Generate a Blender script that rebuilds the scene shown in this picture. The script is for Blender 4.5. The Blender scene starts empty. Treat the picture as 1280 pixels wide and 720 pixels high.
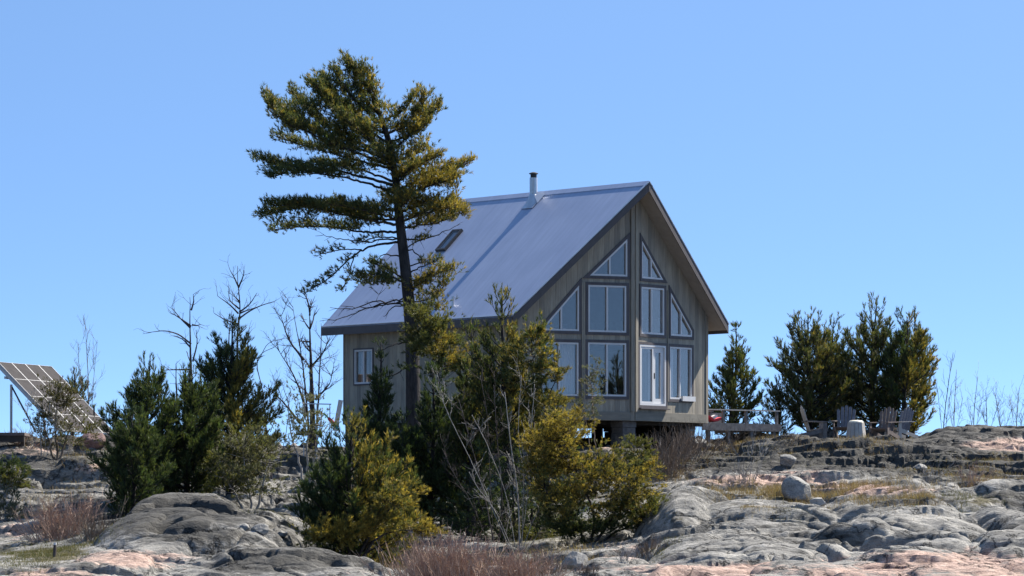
import bpy, math, numpy as np
from mathutils.geometry import tessellate_polygon
from mathutils import Vector

# ------------------------------------------------------------------ camera, light, exposure
F, HOR = 5066.4, 657.2            # focal length in photo pixels, row of the true horizon
SC = bpy.context.scene
COL = SC.collection
cam_d = bpy.data.cameras.new("camera")
cam = bpy.data.objects.new("camera", cam_d)
COL.objects.link(cam)
cam.location = (0, 0, 0)
cam.rotation_euler = (math.radians(90), 0, 0)
cam_d.sensor_width = 36.0
cam_d.lens = F / 1280 * 36.0
cam_d.shift_y = (HOR - 360) / 1280
cam_d.clip_start = 1.0
cam_d.clip_end = 20000
SC.camera = cam

SUN_EL, SUN_AZ = math.radians(49.5), math.radians(35.0)   # azimuth counted from +X towards +Y
world = bpy.data.worlds.new("World")
SC.world = world
world.use_nodes = True
wn, wl = world.node_tree.nodes, world.node_tree.links
wn.clear()
w_out = wn.new('ShaderNodeOutputWorld')
w_bg = wn.new('ShaderNodeBackground')
w_sky = wn.new('ShaderNodeTexSky')
w_sky.sky_type = 'NISHITA'
w_sky.sun_disc = False
w_sky.sun_elevation = SUN_EL
w_sky.sun_rotation = math.radians(90) - SUN_AZ
w_sky.air_density = 1.0
w_sky.dust_density = 0.3
w_sky.ozone_density = 3.0
w_tc = wn.new('ShaderNodeTexCoord')
w_m = wn.new('ShaderNodeVectorMath'); w_m.operation = 'MULTIPLY_ADD'
w_m.inputs[1].default_value = (1, 1, 6.0)
w_m.inputs[2].default_value = (0, 0, 0.13)
w_n = wn.new('ShaderNodeVectorMath'); w_n.operation = 'NORMALIZE'
wl.new(w_tc.outputs['Generated'], w_m.inputs[0])
wl.new(w_m.outputs[0], w_n.inputs[0])
wl.new(w_n.outputs[0], w_sky.inputs[0])
w_t = wn.new('ShaderNodeVectorMath'); w_t.operation = 'MULTIPLY'      # a clearer, cleaner blue air
w_t.inputs[1].default_value = (0.825, 0.945, 0.985)
wl.new(w_sky.outputs[0], w_t.inputs[0])
wl.new(w_t.outputs[0], w_bg.inputs[0])
w_bg.inputs[1].default_value = 0.114
wl.new(w_bg.outputs[0], w_out.inputs[0])

sun_d = bpy.data.lights.new("sun", 'SUN')
sun_d.energy = 5.0
sun_d.angle = math.radians(0.53)
sun_d.color = (1.0, 0.94, 0.85)
sun = bpy.data.objects.new("sun", sun_d)
COL.objects.link(sun)
sun_dir = Vector((math.cos(SUN_EL) * math.cos(SUN_AZ), math.cos(SUN_EL) * math.sin(SUN_AZ), math.sin(SUN_EL)))
sun.rotation_euler = sun_dir.to_track_quat('Z', 'Y').to_euler()
sun.location = (40, 150, 60)

SC.view_settings.view_transform = 'Standard'
SC.view_settings.look = 'None'
SC.view_settings.exposure = 1.08
SC.view_settings.gamma = 1.0
SC.view_settings.use_curve_mapping = False

# ------------------------------------------------------------------ small helpers
def A(*v):
    return np.array(v, float)

def P(px, py, Y):
    """point seen at a photo position, at a given distance"""
    return np.array([(px - 640) * Y / F, Y, (HOR - py) * Y / F])

def unit(v):
    v = np.asarray(v, float)
    return v / (np.linalg.norm(v, axis=-1, keepdims=True) + 1e-12)

def hash2(ix, iy, seed):
    h = (ix.astype(np.int64) * 374761393 + iy.astype(np.int64) * 668265263 + seed * 1442695041) & 0xFFFFFFFF
    h = ((h ^ (h >> 13)) * 1274126177) & 0xFFFFFFFF
    h = ((h ^ (h >> 16)) * 2246822519) & 0xFFFFFFFF
    return ((h ^ (h >> 15)) & 0xFFFFFF) / float(0x1000000)

def vnoise(x, y, seed=0):
    ix, iy = np.floor(x).astype(np.int64), np.floor(y).astype(np.int64)
    fx, fy = x - ix, y - iy
    fx = fx * fx * fx * (fx * (fx * 6 - 15) + 10)
    fy = fy * fy * fy * (fy * (fy * 6 - 15) + 10)
    a, b = hash2(ix, iy, seed), hash2(ix + 1, iy, seed)
    c, d = hash2(ix, iy + 1, seed), hash2(ix + 1, iy + 1, seed)
    return (a + (b - a) * fx) * (1 - fy) + (c + (d - c) * fx) * fy

def fbm(x, y, seed=0, octv=4, gain=0.5):
    s, a, t = 0, 1, 0
    for o in range(octv):
        s = s + a * vnoise(x * 2 ** o, y * 2 ** o, seed + 17 * o)
        t += a
        a *= gain
    return s / t * 2 - 1

class MB:
    """collects geometry that becomes one mesh object"""
    def __init__(self):
        self.v, self.f, self.sz = [], [], []
    def add(self, vs, fs, sz=None):
        o = len(self.v)
        self.v += [tuple(map(float, p)) for p in vs]
        self.f += [tuple(i + o for i in q) for q in fs]
        self.sz += list(sz) if sz is not None else [(p[0], p[2], p[1]) for p in vs]
    def box(self, lo, hi):
        (a, b, c), (d, e, f) = lo, hi
        self.add([(a, b, c), (d, b, c), (d, e, c), (a, e, c), (a, b, f), (d, b, f), (d, e, f), (a, e, f)],
                 [(0, 3, 2, 1), (4, 5, 6, 7), (0, 1, 5, 4), (1, 2, 6, 5), (2, 3, 7, 6), (3, 0, 4, 7)])
    def beam(self, p, q, w, h, up=(0, 0, 1)):
        p, q = A(*p), A(*q)
        d = unit(q - p)
        s = unit(np.cross(d, A(*up)))
        u = np.cross(s, d)
        vs = []
        for e in (p, q):
            for a, b in ((-1, -1), (1, -1), (1, 1), (-1, 1)):
                vs.append(e + s * a * w / 2 + u * b * h / 2)
        self.add(vs, [(0, 1, 2, 3), (7, 6, 5, 4), (0, 4, 5, 1), (1, 5, 6, 2), (2, 6, 7, 3), (3, 7, 4, 0)])
    def prism(self, poly, fr, d0, d1, back=True):
        """convex or concave polygon extruded in a wall frame from depth d0 to d1"""
        o, x, y, n = fr
        k = len(poly)
        vs = [o + x * s + y * t + n * d1 for s, t in poly] + [o + x * s + y * t + n * d0 for s, t in poly]
        sz = [(s, t, 0) for s, t in poly] * 2
        fs = [tuple(range(k))] + ([tuple(range(2 * k - 1, k - 1, -1))] if back else [])
        fs += [(i, k + i, k + (i + 1) % k, (i + 1) % k) for i in range(k)]
        self.add(vs, fs, sz)
    def ring(self, out, inn, fr, d0, d1):
        o, x, y, n = fr
        k = len(out)
        W = lambda q, d: [o + x * s + y * t + n * d for s, t in q]
        vs = W(out, d1) + W(inn, d1) + W(out, d0) + W(inn, d0)
        fs = []
        for i in range(k):
            j = (i + 1) % k
            fs += [(i, j, k + j, k + i), (i, 2 * k + i, 2 * k + j, j), (k + i, k + j, 3 * k + j, 3 * k + i),
                   (2 * k + i, 3 * k + i, 3 * k + j, 2 * k + j)]
        self.add(vs, fs)
    def tube(self, pts, radii, n=6, cap=True):
        pts = np.asarray(pts, float)
        m = len(pts)
        if np.isscalar(radii):
            radii = [radii] * m
        tan = unit(np.gradient(pts, axis=0))
        ref = A(0, 0, 1) if abs(tan[0][2]) < 0.9 else A(1, 0, 0)
        vs, fs = [], []
        for i in range(m):
            s = unit(np.cross(tan[i], ref))
            u = np.cross(s, tan[i])
            for k in range(n):
                a = 2 * math.pi * k / n
                vs.append(pts[i] + radii[i] * (s * math.cos(a) + u * math.sin(a)))
        for i in range(m - 1):
            for k in range(n):
                a, b = i * n + k, i * n + (k + 1) % n
                fs.append((a, b, b + n, a + n))
        if cap:
            fs.append(tuple(range(n - 1, -1, -1)))
            fs.append(tuple(range((m - 1) * n, m * n)))
        self.add(vs, fs)
    def lathe(self, prof, c, n=16):
        c = A(*c)
        vs = [c + A(r * math.cos(2 * math.pi * k / n), r * math.sin(2 * math.pi * k / n), z) for r, z in prof for k in range(n)]
        fs = []
        for i in range(len(prof) - 1):
            for k in range(n):
                a, b = i * n + k, i * n + (k + 1) % n
                fs.append((a, b, b + n, a + n))
        fs.append(tuple(range(n - 1, -1, -1)))
        fs.append(tuple(range((len(prof) - 1) * n, len(prof) * n)))
        self.add(vs, fs)
    def build(self, name, mat, parent=None, smooth=False, loc=None):
        me = bpy.data.meshes.new(name)
        me.from_pydata(self.v, [], self.f)
        at = me.attributes.new('sz', 'FLOAT_VECTOR', 'POINT')
        at.data.foreach_set('vector', np.array(self.sz, np.float32).ravel())
        me.materials.append(mat)
        if smooth:
            me.shade_smooth()
        me.update()
        ob = bpy.data.objects.new(name, me)
        COL.objects.link(ob)
        if parent is not None:
            ob.parent = parent
        if loc is not None:
            ob.location = loc
        return ob

def raw_mesh(name, mat, verts, faces, cols=None, parent=None, smooth=False):
    """fast mesh from arrays, faces all with the same corner count"""
    verts = np.ascontiguousarray(verts, np.float32)
    faces = np.ascontiguousarray(faces, np.int32)
    me = bpy.data.meshes.new(name)
    k = faces.shape[1]
    me.vertices.add(len(verts))
    me.vertices.foreach_set('co', verts.ravel())
    me.loops.add(faces.size)
    me.loops.foreach_set('vertex_index', faces.ravel())
    me.polygons.add(len(faces))
    me.polygons.foreach_set('loop_start', np.arange(0, faces.size, k, dtype=np.int32))
    me.polygons.foreach_set('loop_total', np.full(len(faces), k, np.int32))
    if smooth:
        me.polygons.foreach_set('use_smooth', np.ones(len(faces), bool))
    me.update(calc_edges=True)
    if cols is not None:
        for nm, c in cols.items():
            at = me.attributes.new(nm, 'FLOAT_COLOR', 'POINT')
            c4 = np.ones((len(verts), 4), np.float32)
            c4[:, :3] = c
            at.data.foreach_set('color', c4.ravel())
    me.materials.append(mat)
    ob = bpy.data.objects.new(name, me)
    COL.objects.link(ob)
    if parent is not None:
        ob.parent = parent
    return ob

def thing(name, label, cat, loc=(0, 0, 0), rotz=0.0, group=None):
    o = bpy.data.objects.new(name, None)
    o.empty_display_size = 0.3
    COL.objects.link(o)
    o.location = tuple(map(float, loc))
    o.rotation_euler = (0, 0, rotz)
    return tag(o, label, cat, group)

def tag(o, label, cat, group=None, kind=None):
    o['label'] = label
    o['category'] = cat
    if group:
        o['group'] = group
    if kind:
        o['kind'] = kind
    return o

# ------------------------------------------------------------------ materials
def mat_new(name):
    m = bpy.data.materials.new(name)
    m.use_nodes = True
    nt = m.node_tree
    return m, nt, nt.nodes, nt.links, nt.nodes['Principled BSDF']

def ramp(nd, stops):
    r = nd.new('ShaderNodeValToRGB')
    cr = r.color_ramp
    while len(cr.elements) < len(stops):
        cr.elements.new(0.5)
    for e, (p, c) in zip(cr.elements, stops):
        e.position = p
        e.color = (*c, 1) if len(c) == 3 else c
    return r

def noise(nd, lk, scale, detail=4, rough=0.55, vec=None, dist=0.0):
    n = nd.new('ShaderNodeTexNoise')
    n.inputs['Scale'].default_value = scale
    n.inputs['Detail'].default_value = detail
    n.inputs['Roughness'].default_value = rough
    n.inputs['Distortion'].default_value = dist
    if vec is not None:
        lk.new(vec, n.inputs['Vector'])
    return n

def mapping(nd, lk, scale=(1, 1, 1), rot=(0, 0, 0), src='Object'):
    tc = nd.new('ShaderNodeTexCoord')
    mp = nd.new('ShaderNodeMapping')
    mp.inputs['Scale'].default_value = scale
    mp.inputs['Rotation'].default_value = rot
    lk.new(tc.outputs[src], mp.inputs['Vector'])
    return mp.outputs[0]

def mix(nd, lk, fac, a, b, mode='MIX'):
    m = nd.new('ShaderNodeMix')
    m.data_type = 'RGBA'
    m.blend_type = mode
    for i, v in ((0, fac), (6, a), (7, b)):
        if isinstance(v, (int, float)):
            m.inputs[i].default_value = v
        elif isinstance(v, tuple):
            m.inputs[i].default_value = (*v, 1)
        else:
            lk.new(v, m.inputs[i])
    return m.outputs[2]

def bump(nd, lk, h, strength, dist, nrm=None):
    b = nd.new('ShaderNodeBump')
    b.inputs['Strength'].default_value = strength
    b.inputs['Distance'].default_value = dist
    lk.new(h, b.inputs['Height'])
    if nrm is not None:
        lk.new(nrm, b.inputs['Normal'])
    return b.outputs[0]

def m_simple(name, col, rough=0.6, var=0.25, scale=6.0, metal=0.0, stretch=(1, 1, 1), bmp=0.15, spec=0.5):
    m, nt, nd, lk, b = mat_new(name)
    v = mapping(nd, lk, stretch)
    n = noise(nd, lk, scale, 5, 0.6, v)
    lo = tuple(c * (1 - var) for c in col)
    hi = tuple(min(1, c * (1 + var)) for c in col)
    r = ramp(nd, [(0.3, lo), (0.7, hi)])
    lk.new(n.outputs[0], r.inputs[0])
    lk.new(r.outputs[0], b.inputs['Base Color'])
    b.inputs['Roughness'].default_value = rough
    b.inputs['Metallic'].default_value = metal
    b.inputs['Specular IOR Level'].default_value = spec
    if bmp:
        lk.new(bump(nd, lk, n.outputs[0], bmp, 0.02), b.inputs['Normal'])
    return m

def m_foliage(name, trans=0.42):
    m, nt, nd, lk, b = mat_new(name)
    at = nd.new('ShaderNodeAttribute'); at.attribute_name = 'Col'
    lk.new(at.outputs['Color'], b.inputs['Base Color'])
    b.inputs['Roughness'].default_value = 0.55
    b.inputs['Specular IOR Level'].default_value = 0.35
    t = nd.new('ShaderNodeBsdfTranslucent')
    tint = mix(nd, lk, 1.0, at.outputs['Color'], (1.12, 1.15, 0.55), 'MULTIPLY')
    lk.new(tint, t.inputs[0])
    ms = nd.new('ShaderNodeMixShader')
    ms.inputs[0].default_value = trans
    lk.new(b.outputs[0], ms.inputs[1])
    lk.new(t.outputs[0], ms.inputs[2])
    lk.new(ms.outputs[0], nd['Material Output'].inputs[0])
    return m

def m_bark(name, c1, c2, scale=9):
    m, nt, nd, lk, b = mat_new(name)
    v = mapping(nd, lk, (1, 1, 0.25))
    n = noise(nd, lk, scale, 6, 0.65, v)
    r = ramp(nd, [(0.35, c1), (0.68, c2)])
    lk.new(n.outputs[0], r.inputs[0])
    lk.new(r.outputs[0], b.inputs['Base Color'])
    b.inputs['Roughness'].default_value = 0.9
    b.inputs['Specular IOR Level'].default_value = 0.2
    lk.new(bump(nd, lk, n.outputs[0], 0.7, 0.03), b.inputs['Normal'])
    return m

def m_siding():
    m, nt, nd, lk, b = mat_new('weathered_board_siding')
    at = nd.new('ShaderNodeAttribute'); at.attribute_name = 'sz'
    sx = nd.new('ShaderNodeSeparateXYZ'); lk.new(at.outputs['Vector'], sx.inputs[0])
    d = nd.new('ShaderNodeMath'); d.operation = 'DIVIDE'; lk.new(sx.outputs[0], d.inputs[0]); d.inputs[1].default_value = 0.205
    fl = nd.new('ShaderNodeMath'); fl.operation = 'FLOOR'; lk.new(d.outputs[0], fl.inputs[0])
    fr = nd.new('ShaderNodeMath'); fr.operation = 'FRACT'; lk.new(d.outputs[0], fr.inputs[0])
    wn_ = nd.new('ShaderNodeTexWhiteNoise'); wn_.noise_dimensions = '1D'; lk.new(fl.outputs[0], wn_.inputs['W'])
    mp = nd.new('ShaderNodeMapping'); mp.inputs['Scale'].default_value = (14, 0.9, 1)
    lk.new(at.outputs['Vector'], mp.inputs[0])
    n = noise(nd, lk, 1.6, 6, 0.65, mp.outputs[0])
    r = ramp(nd, [(0.25, (0.235, 0.212, 0.172)), (0.55, (0.345, 0.316, 0.26)), (0.8, (0.44, 0.405, 0.335))])
    lk.new(n.outputs[0], r.inputs[0])
    r2 = ramp(nd, [(0.0, (0.78, 0.78, 0.79)), (1.0, (1.12, 1.1, 1.07))])
    lk.new(wn_.outputs[0], r2.inputs[0])
    c = mix(nd, lk, 1.0, r.outputs[0], r2.outputs[0], 'MULTIPLY')
    big = noise(nd, lk, 0.6, 4, 0.6, at.outputs['Vector'])
    r3 = ramp(nd, [(0.3, (0.85, 0.85, 0.87)), (0.7, (1.12, 1.1, 1.05))]); lk.new(big.outputs[0], r3.inputs[0])
    c = mix(nd, lk, 1.0, c, r3.outputs[0], 'MULTIPLY')
    # groove between the boards
    g = ramp(nd, [(0.0, (0, 0, 0)), (0.09, (1, 1, 1)), (0.91, (1, 1, 1)), (1.0, (0, 0, 0))])
    lk.new(fr.outputs[0], g.inputs[0])
    lk.new(c, b.inputs['Base Color'])
    b.inputs['Roughness'].default_value = 0.85
    b.inputs['Specular IOR Level'].default_value = 0.25
    bb = bump(nd, lk, g.outputs[0], 0.65, 0.02)
    lk.new(bump(nd, lk, n.outputs[0], 0.25, 0.01, bb), b.inputs['Normal'])
    return m

def m_roof():
    m, nt, nd, lk, b = mat_new('coated_steel_roofing')
    v = mapping(nd, lk, (0.35, 1, 1))
    n = noise(nd, lk, 0.9, 5, 0.6, v)
    r = ramp(nd, [(0.3, (0.31, 0.355, 0.47)), (0.7, (0.365, 0.41, 0.525))])
    lk.new(n.outputs[0], r.inputs[0])
    fine = noise(nd, lk, 2.2, 5, 0.7, mapping(nd, lk, (0.22, 3.0, 0.22)))
    r2 = ramp(nd, [(0.3, (0.88, 0.88, 0.89)), (0.7, (1.07, 1.06, 1.05))]); lk.new(fine.outputs[0], r2.inputs[0])
    lk.new(mix(nd, lk, 1.0, r.outputs[0], r2.outputs[0], 'MULTIPLY'), b.inputs['Base Color'])
    b.inputs['Metallic'].default_value = 0.15
    b.inputs['Roughness'].default_value = 0.42
    lk.new(bump(nd, lk, n.outputs[0], 0.15, 0.02), b.inputs['Normal'])
    return m

def m_glass(name):
    m, nt, nd, lk, b = mat_new(name)
    v = mapping(nd, lk)
    n = noise(nd, lk, 0.7, 2, 0.5, v)
    bp = bump(nd, lk, n.outputs[0], 0.05, 0.02)
    gl = nd.new('ShaderNodeBsdfGlossy'); gl.inputs['Roughness'].default_value = 0.01
    gl.inputs['Color'].default_value = (0.97, 0.90, 0.86, 1)
    lk.new(bp, gl.inputs['Normal'])
    tr = nd.new('ShaderNodeBsdfTransparent'); tr.inputs[0].default_value = (0.86, 0.87, 0.87, 1)
    ms = nd.new('ShaderNodeMixShader')
    ms.inputs[0].default_value = 0.125
    lk.new(tr.outputs[0], ms.inputs[1]); lk.new(gl.outputs[0], ms.inputs[2])
    lk.new(ms.outputs[0], nd['Material Output'].inputs[0])
    return m

def m_rock():
    """bedrock: attribute 'Col' r = pink granite, g = soil and moss, b = dark lichen"""
    m, nt, nd, lk, b = mat_new('granite_bedrock')
    v = mapping(nd, lk, (1, 1, 1), (0, 0, math.radians(-10)))
    vs = mapping(nd, lk, (0.5, 1.0, 1.5), (0, 0, math.radians(-10)))
    at = nd.new('ShaderNodeAttribute'); at.attribute_name = 'Col'
    sx = nd.new('ShaderNodeSeparateColor'); lk.new(at.outputs['Color'], sx.inputs[0])
    n1 = noise(nd, lk, 1.1, 7, 0.62, vs, 0.5)
    n2 = noise(nd, lk, 5.5, 6, 0.65, vs, 0.3)
    n3 = noise(nd, lk, 28, 4, 0.65, v)
    grey = ramp(nd, [(0.30, (0.11, 0.105, 0.095)), (0.44, (0.23, 0.222, 0.203)), (0.56, (0.345, 0.33, 0.298)), (0.72, (0.48, 0.455, 0.41))])
    lk.new(n1.outputs[0], grey.inputs[0])
    pink = ramp(nd, [(0.25, (0.34, 0.215, 0.17)), (0.5, (0.50, 0.345, 0.275)), (0.75, (0.63, 0.49, 0.405))])
    lk.new(n2.outputs[0], pink.inputs[0])
    # the edge of the pink patches is ragged
    ad = nd.new('ShaderNodeMath'); ad.operation = 'MULTIPLY_ADD'
    lk.new(n2.outputs[0], ad.inputs[0]); ad.inputs[1].default_value = 0.9; lk.new(sx.outputs[0], ad.inputs[2])
    pm = ramp(nd, [(0.74, (0, 0, 0)), (0.92, (1, 1, 1))]); lk.new(ad.outputs[0], pm.inputs[0])
    c = mix(nd, lk, pm.outputs[0], grey.outputs[0], pink.outputs[0])
    # streaks and speckle
    sp = ramp(nd, [(0.3, (0.55, 0.55, 0.56)), (0.55, (1, 1, 1)), (0.75, (1.18, 1.17, 1.14))]); lk.new(n3.outputs[0], sp.inputs[0])
    c = mix(nd, lk, 0.8, c, sp.outputs[0], 'MULTIPLY')
    # black lichen
    li = nd.new('ShaderNodeMath'); li.operation = 'MULTIPLY_ADD'
    n4 = noise(nd, lk, 2.6, 7, 0.72, vs, 0.8)
    lk.new(n4.outputs[0], li.inputs[0]); li.inputs[1].default_value = 1.0; lk.new(sx.outputs[2], li.inputs[2])
    lm = ramp(nd, [(0.55, (0, 0, 0)), (0.74, (0.92, 0.92, 0.92))]); lk.new(li.outputs[0], lm.inputs[0])
    c = mix(nd, lk, lm.outputs[0], c, (0.056, 0.053, 0.047))
    # cracks
    vo = nd.new('ShaderNodeTexVoronoi'); vo.feature = 'DISTANCE_TO_EDGE'
    wv = nd.new('ShaderNodeVectorMath'); wv.operation = 'ADD'
    mpv = mapping(nd, lk, (0.45, 0.8, 0.5), (0, 0, math.radians(-22)))
    nv = noise(nd, lk, 1.3, 4, 0.6, v)
    sc_ = nd.new('ShaderNodeVectorMath'); sc_.operation = 'SCALE'; sc_.inputs['Scale'].default_value = 0.9
    lk.new(nv.outputs[1], sc_.inputs[0]); lk.new(mpv, wv.inputs[0]); lk.new(sc_.outputs[0], wv.inputs[1])
    lk.new(wv.outputs[0], vo.inputs['Vector']); vo.inputs['Scale'].default_value = 0.85
    cr = ramp(nd, [(0.0, (0.08, 0.08, 0.08)), (0.022, (1, 1, 1))]); lk.new(vo.outputs[0], cr.inputs[0])
    c = mix(nd, lk, 0.85, c, cr.outputs[0], 'MULTIPLY')
    mo = ramp(nd, [(0.34, (0.6, 0.6, 0.6)), (0.48, (0.97, 0.97, 0.97)), (0.62, (1.1, 1.09, 1.07))]); lk.new(n2.outputs[0], mo.inputs[0])
    c = mix(nd, lk, 0.8, c, mo.outputs[0], 'MULTIPLY')
    # soil, moss, needles in the hollows
    so = ramp(nd, [(0.3, (0.055, 0.045, 0.026)), (0.5, (0.10, 0.085, 0.042)), (0.72, (0.13, 0.125, 0.05))]); lk.new(n2.outputs[0], so.inputs[0])
    sa = nd.new('ShaderNodeMath'); sa.operation = 'MULTIPLY_ADD'
    lk.new(n4.outputs[0], sa.inputs[0]); sa.inputs[1].default_value = 0.9; lk.new(sx.outputs[1], sa.inputs[2])
    sm = ramp(nd, [(0.8, (0, 0, 0)), (0.98, (1, 1, 1))]); lk.new(sa.outputs[0], sm.inputs[0])
    c = mix(nd, lk, sm.outputs[0], c, so.outputs[0])
    lk.new(c, b.inputs['Base Color'])
    b.inputs['Roughness'].default_value = 0.82
    b.inputs['Specular IOR Level'].default_value = 0.3
    q = bump(nd, lk, cr.outputs[0], 0.7, 0.10)
    q = bump(nd, lk, n1.outputs[0], 0.5, 0.16, q)
    q = bump(nd, lk, n2.outputs[0], 0.85, 0.13, q)
    n5 = noise(nd, lk, 13, 5, 0.7, vs)
    q = bump(nd, lk, n5.outputs[0], 0.8, 0.06, q)
    lk.new(bump(nd, lk, n3.outputs[0], 0.7, 0.03, q), b.inputs['Normal'])
    return m

def m_water():
    m, nt, nd, lk, b = mat_new('lake_water')
    v = mapping(nd, lk, (1, 2.2, 1))
    n = noise(nd, lk, 0.8, 6, 0.6, v)
    b.inputs['Base Color'].default_value = (0.012, 0.03, 0.05, 1)
    b.inputs['Roughness'].default_value = 0.08
    b.inputs['IOR'].default_value = 1.33
    lk.new(bump(nd, lk, n.outputs[0], 0.35, 0.2), b.inputs['Normal'])
    return m

def m_solar():
    m, nt, nd, lk, b = mat_new('solar_cells')
    v = mapping(nd, lk)
    n = noise(nd, lk, 4, 3, 0.5, v)
    r = ramp(nd, [(0.3, (0.045, 0.041, 0.041)), (0.7, (0.06, 0.055, 0.054))]); lk.new(n.outputs[0], r.inputs[0])
    lk.new(r.outputs[0], b.inputs['Base Color'])
    b.inputs['Roughness'].default_value = 0.65
    b.inputs['Specular IOR Level'].default_value = 0.04
    return m

M = dict(
    rock=m_rock(), water=m_water(), siding=m_siding(), roof=m_roof(), glass=m_glass('window_glass'),
    trim=m_simple('dark_stained_trim', (0.085, 0.075, 0.078), 0.7, 0.2, 9, stretch=(1, 1, 0.2)),
    board=m_simple('skirt_board', (0.20, 0.185, 0.15), 0.8, 0.18, 5, stretch=(0.3, 0.3, 2)),
    soffit=m_simple('soffit_boards', (0.30, 0.27, 0.245), 0.8, 0.1, 5),
    fascia=m_simple('dark_fascia', (0.085, 0.075, 0.075), 0.7, 0.15, 5),
    white=m_simple('white_vinyl', (0.60, 0.595, 0.59), 0.4, 0.05, 3, bmp=0),
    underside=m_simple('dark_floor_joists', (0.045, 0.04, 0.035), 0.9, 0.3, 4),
    block=m_simple('stacked_concrete_pier', (0.12, 0.115, 0.11), 0.9, 0.3, 8, bmp=0.4),
    steel=m_simple('galvanised_pipe', (0.55, 0.55, 0.57), 0.35, 0.12, 3, metal=0.75, bmp=0.05),
    black=m_simple('sooty_metal', (0.03, 0.03, 0.032), 0.6, 0.3, 10),
    greywood=m_simple('silvered_wood', (0.155, 0.145, 0.14), 0.85, 0.3, 7, stretch=(1, 1, 1), bmp=0.3),
    bluewood=m_simple('blue_grey_wood', (0.12, 0.13, 0.155), 0.8, 0.25, 7, bmp=0.3),
    brownwood=m_simple('brown_grey_wood', (0.13, 0.105, 0.095), 0.8, 0.25, 7, bmp=0.3),
    palewood=m_simple('pale_weathered_wood', (0.42, 0.39, 0.35), 0.85, 0.18, 7, bmp=0.3),
    cream=m_simple('cream_paint', (0.75, 0.7, 0.55), 0.6, 0.08, 4, bmp=0),
    solar=m_solar(),
    curtain=m_simple('linen_curtain', (0.62, 0.57, 0.58), 0.9, 0.08, 6, bmp=0),
    alu=m_simple('aluminium_frame', (0.5, 0.49, 0.47), 0.55, 0.08, 3, metal=0.0, bmp=0),
    red=m_simple('red_fabric', (0.55, 0.045, 0.06), 0.8, 0.15, 6),
    cloth_white=m_simple('white_fabric', (0.72, 0.68, 0.68), 0.8, 0.1, 6),
    teal=m_simple('teal_paint', (0.05, 0.30, 0.33), 0.5, 0.1, 5),
    lime=m_simple('green_paint', (0.30, 0.55, 0.28), 0.5, 0.1, 5),
    foliage=m_foliage('conifer_needles'),
    bark=m_bark('dark_pine_bark', (0.018, 0.017, 0.018), (0.07, 0.062, 0.06)),
    deadbark=m_bark('dead_grey_wood', (0.035, 0.028, 0.028), (0.13, 0.11, 0.105)),
    palebark=m_bark('pale_grey_twigs', (0.20, 0.185, 0.17), (0.42, 0.40, 0.375)),
    twig=m_bark('brown_twigs', (0.12, 0.09, 0.065), (0.30, 0.235, 0.18)),
    redtwig=m_bark('reddish_twigs', (0.25, 0.16, 0.12), (0.55, 0.40, 0.30)),
    drygrass=m_foliage('dry_grass_blades', 0.3),
)

def m_boulder(name, c1, c2, dark=0.5):
    m, nt, nd, lk, b = mat_new(name)
    v = mapping(nd, lk, (1, 1, 1.4), (0.3, 0.2, 0))
    n1 = noise(nd, lk, 2.6, 7, 0.65, v, 0.4)
    n2 = noise(nd, lk, 16, 5, 0.65, v)
    r = ramp(nd, [(0.3, c1), (0.7, c2)]); lk.new(n1.outputs[0], r.inputs[0])
    s = ramp(nd, [(0.32, (dark, dark, dark)), (0.55, (1, 1, 1)), (0.8, (1.15, 1.14, 1.1))]); lk.new(n2.outputs[0], s.inputs[0])
    lk.new(mix(nd, lk, 0.9, r.outputs[0], s.outputs[0], 'MULTIPLY'), b.inputs['Base Color'])
    b.inputs['Roughness'].default_value = 0.85
    q = bump(nd, lk, n1.outputs[0], 0.5, 0.12)
    lk.new(bump(nd, lk, n2.outputs[0], 0.6, 0.03, q), b.inputs['Normal'])
    return m
M['boulder'] = m_boulder('grey_boulder', (0.17, 0.165, 0.155), (0.36, 0.345, 0.315))
M['pinkboulder'] = m_boulder('pink_boulder', (0.16, 0.095, 0.085), (0.30, 0.19, 0.17))
M['paleboulder'] = m_boulder('pale_boulder', (0.30, 0.285, 0.26), (0.48, 0.46, 0.43), 0.7)

# ------------------------------------------------------------------ terrain
PXN = np.array([-700, -250, 0, 160, 240, 320, 480, 640, 760, 850, 960, 1120, 1280, 1550, 2000], float)
YN = np.array([60, 84, 92, 100, 108, 116, 124, 132, 140, 150, 162, 185, 215], float)
PYT = np.array([
    [960, 800, 780, 770, 760, 750, 740, 730, 725, 720, 715, 715, 720],
    [960, 797, 735, 715, 700, 690, 660, 625, 600, 580, 590, 640, 720],
    [960, 792, 728, 702, 694, 676, 640, 596, 562, 549, 556, 600, 720],
    [960, 792, 728, 698, 668, 645, 625, 600, 566, 550, 556, 600, 720],
    [960, 792, 728, 696, 658, 636, 625, 598, 568, 552, 558, 600, 720],
    [960, 792, 728, 698, 668, 640, 628, 604, 572, 556, 560, 600, 720],
    [960, 792, 735, 717, 702, 680, 655, 622, 584, 562, 565, 605, 720],
    [960, 792, 741, 724, 708, 692, 668, 632, 590, 568, 570, 605, 720],
    [960, 792, 736, 716, 697, 674, 645, 612, 576, 563, 568, 605, 720],
    [960, 792, 726, 706, 690, 660, 630, 598, 559, 550, 562, 600, 720],
    [960, 792, 726, 707, 690, 662, 622, 588, 551, 546, 553, 595, 720],
    [960, 792, 726, 707, 684, 655, 620, 586, 555, 543, 550, 590, 720],
    [960, 792, 726, 705, 680, 650, 614, 584, 556, 538, 547, 590, 720],
    [960, 797, 735, 715, 690, 665, 635, 605, 575, 560, 570, 620, 720],
    [960, 800, 780, 770, 760, 750, 740, 730, 725, 720, 715, 715, 720]], float)
ZT = (HOR - PYT) * YN[None, :] / F
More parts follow.
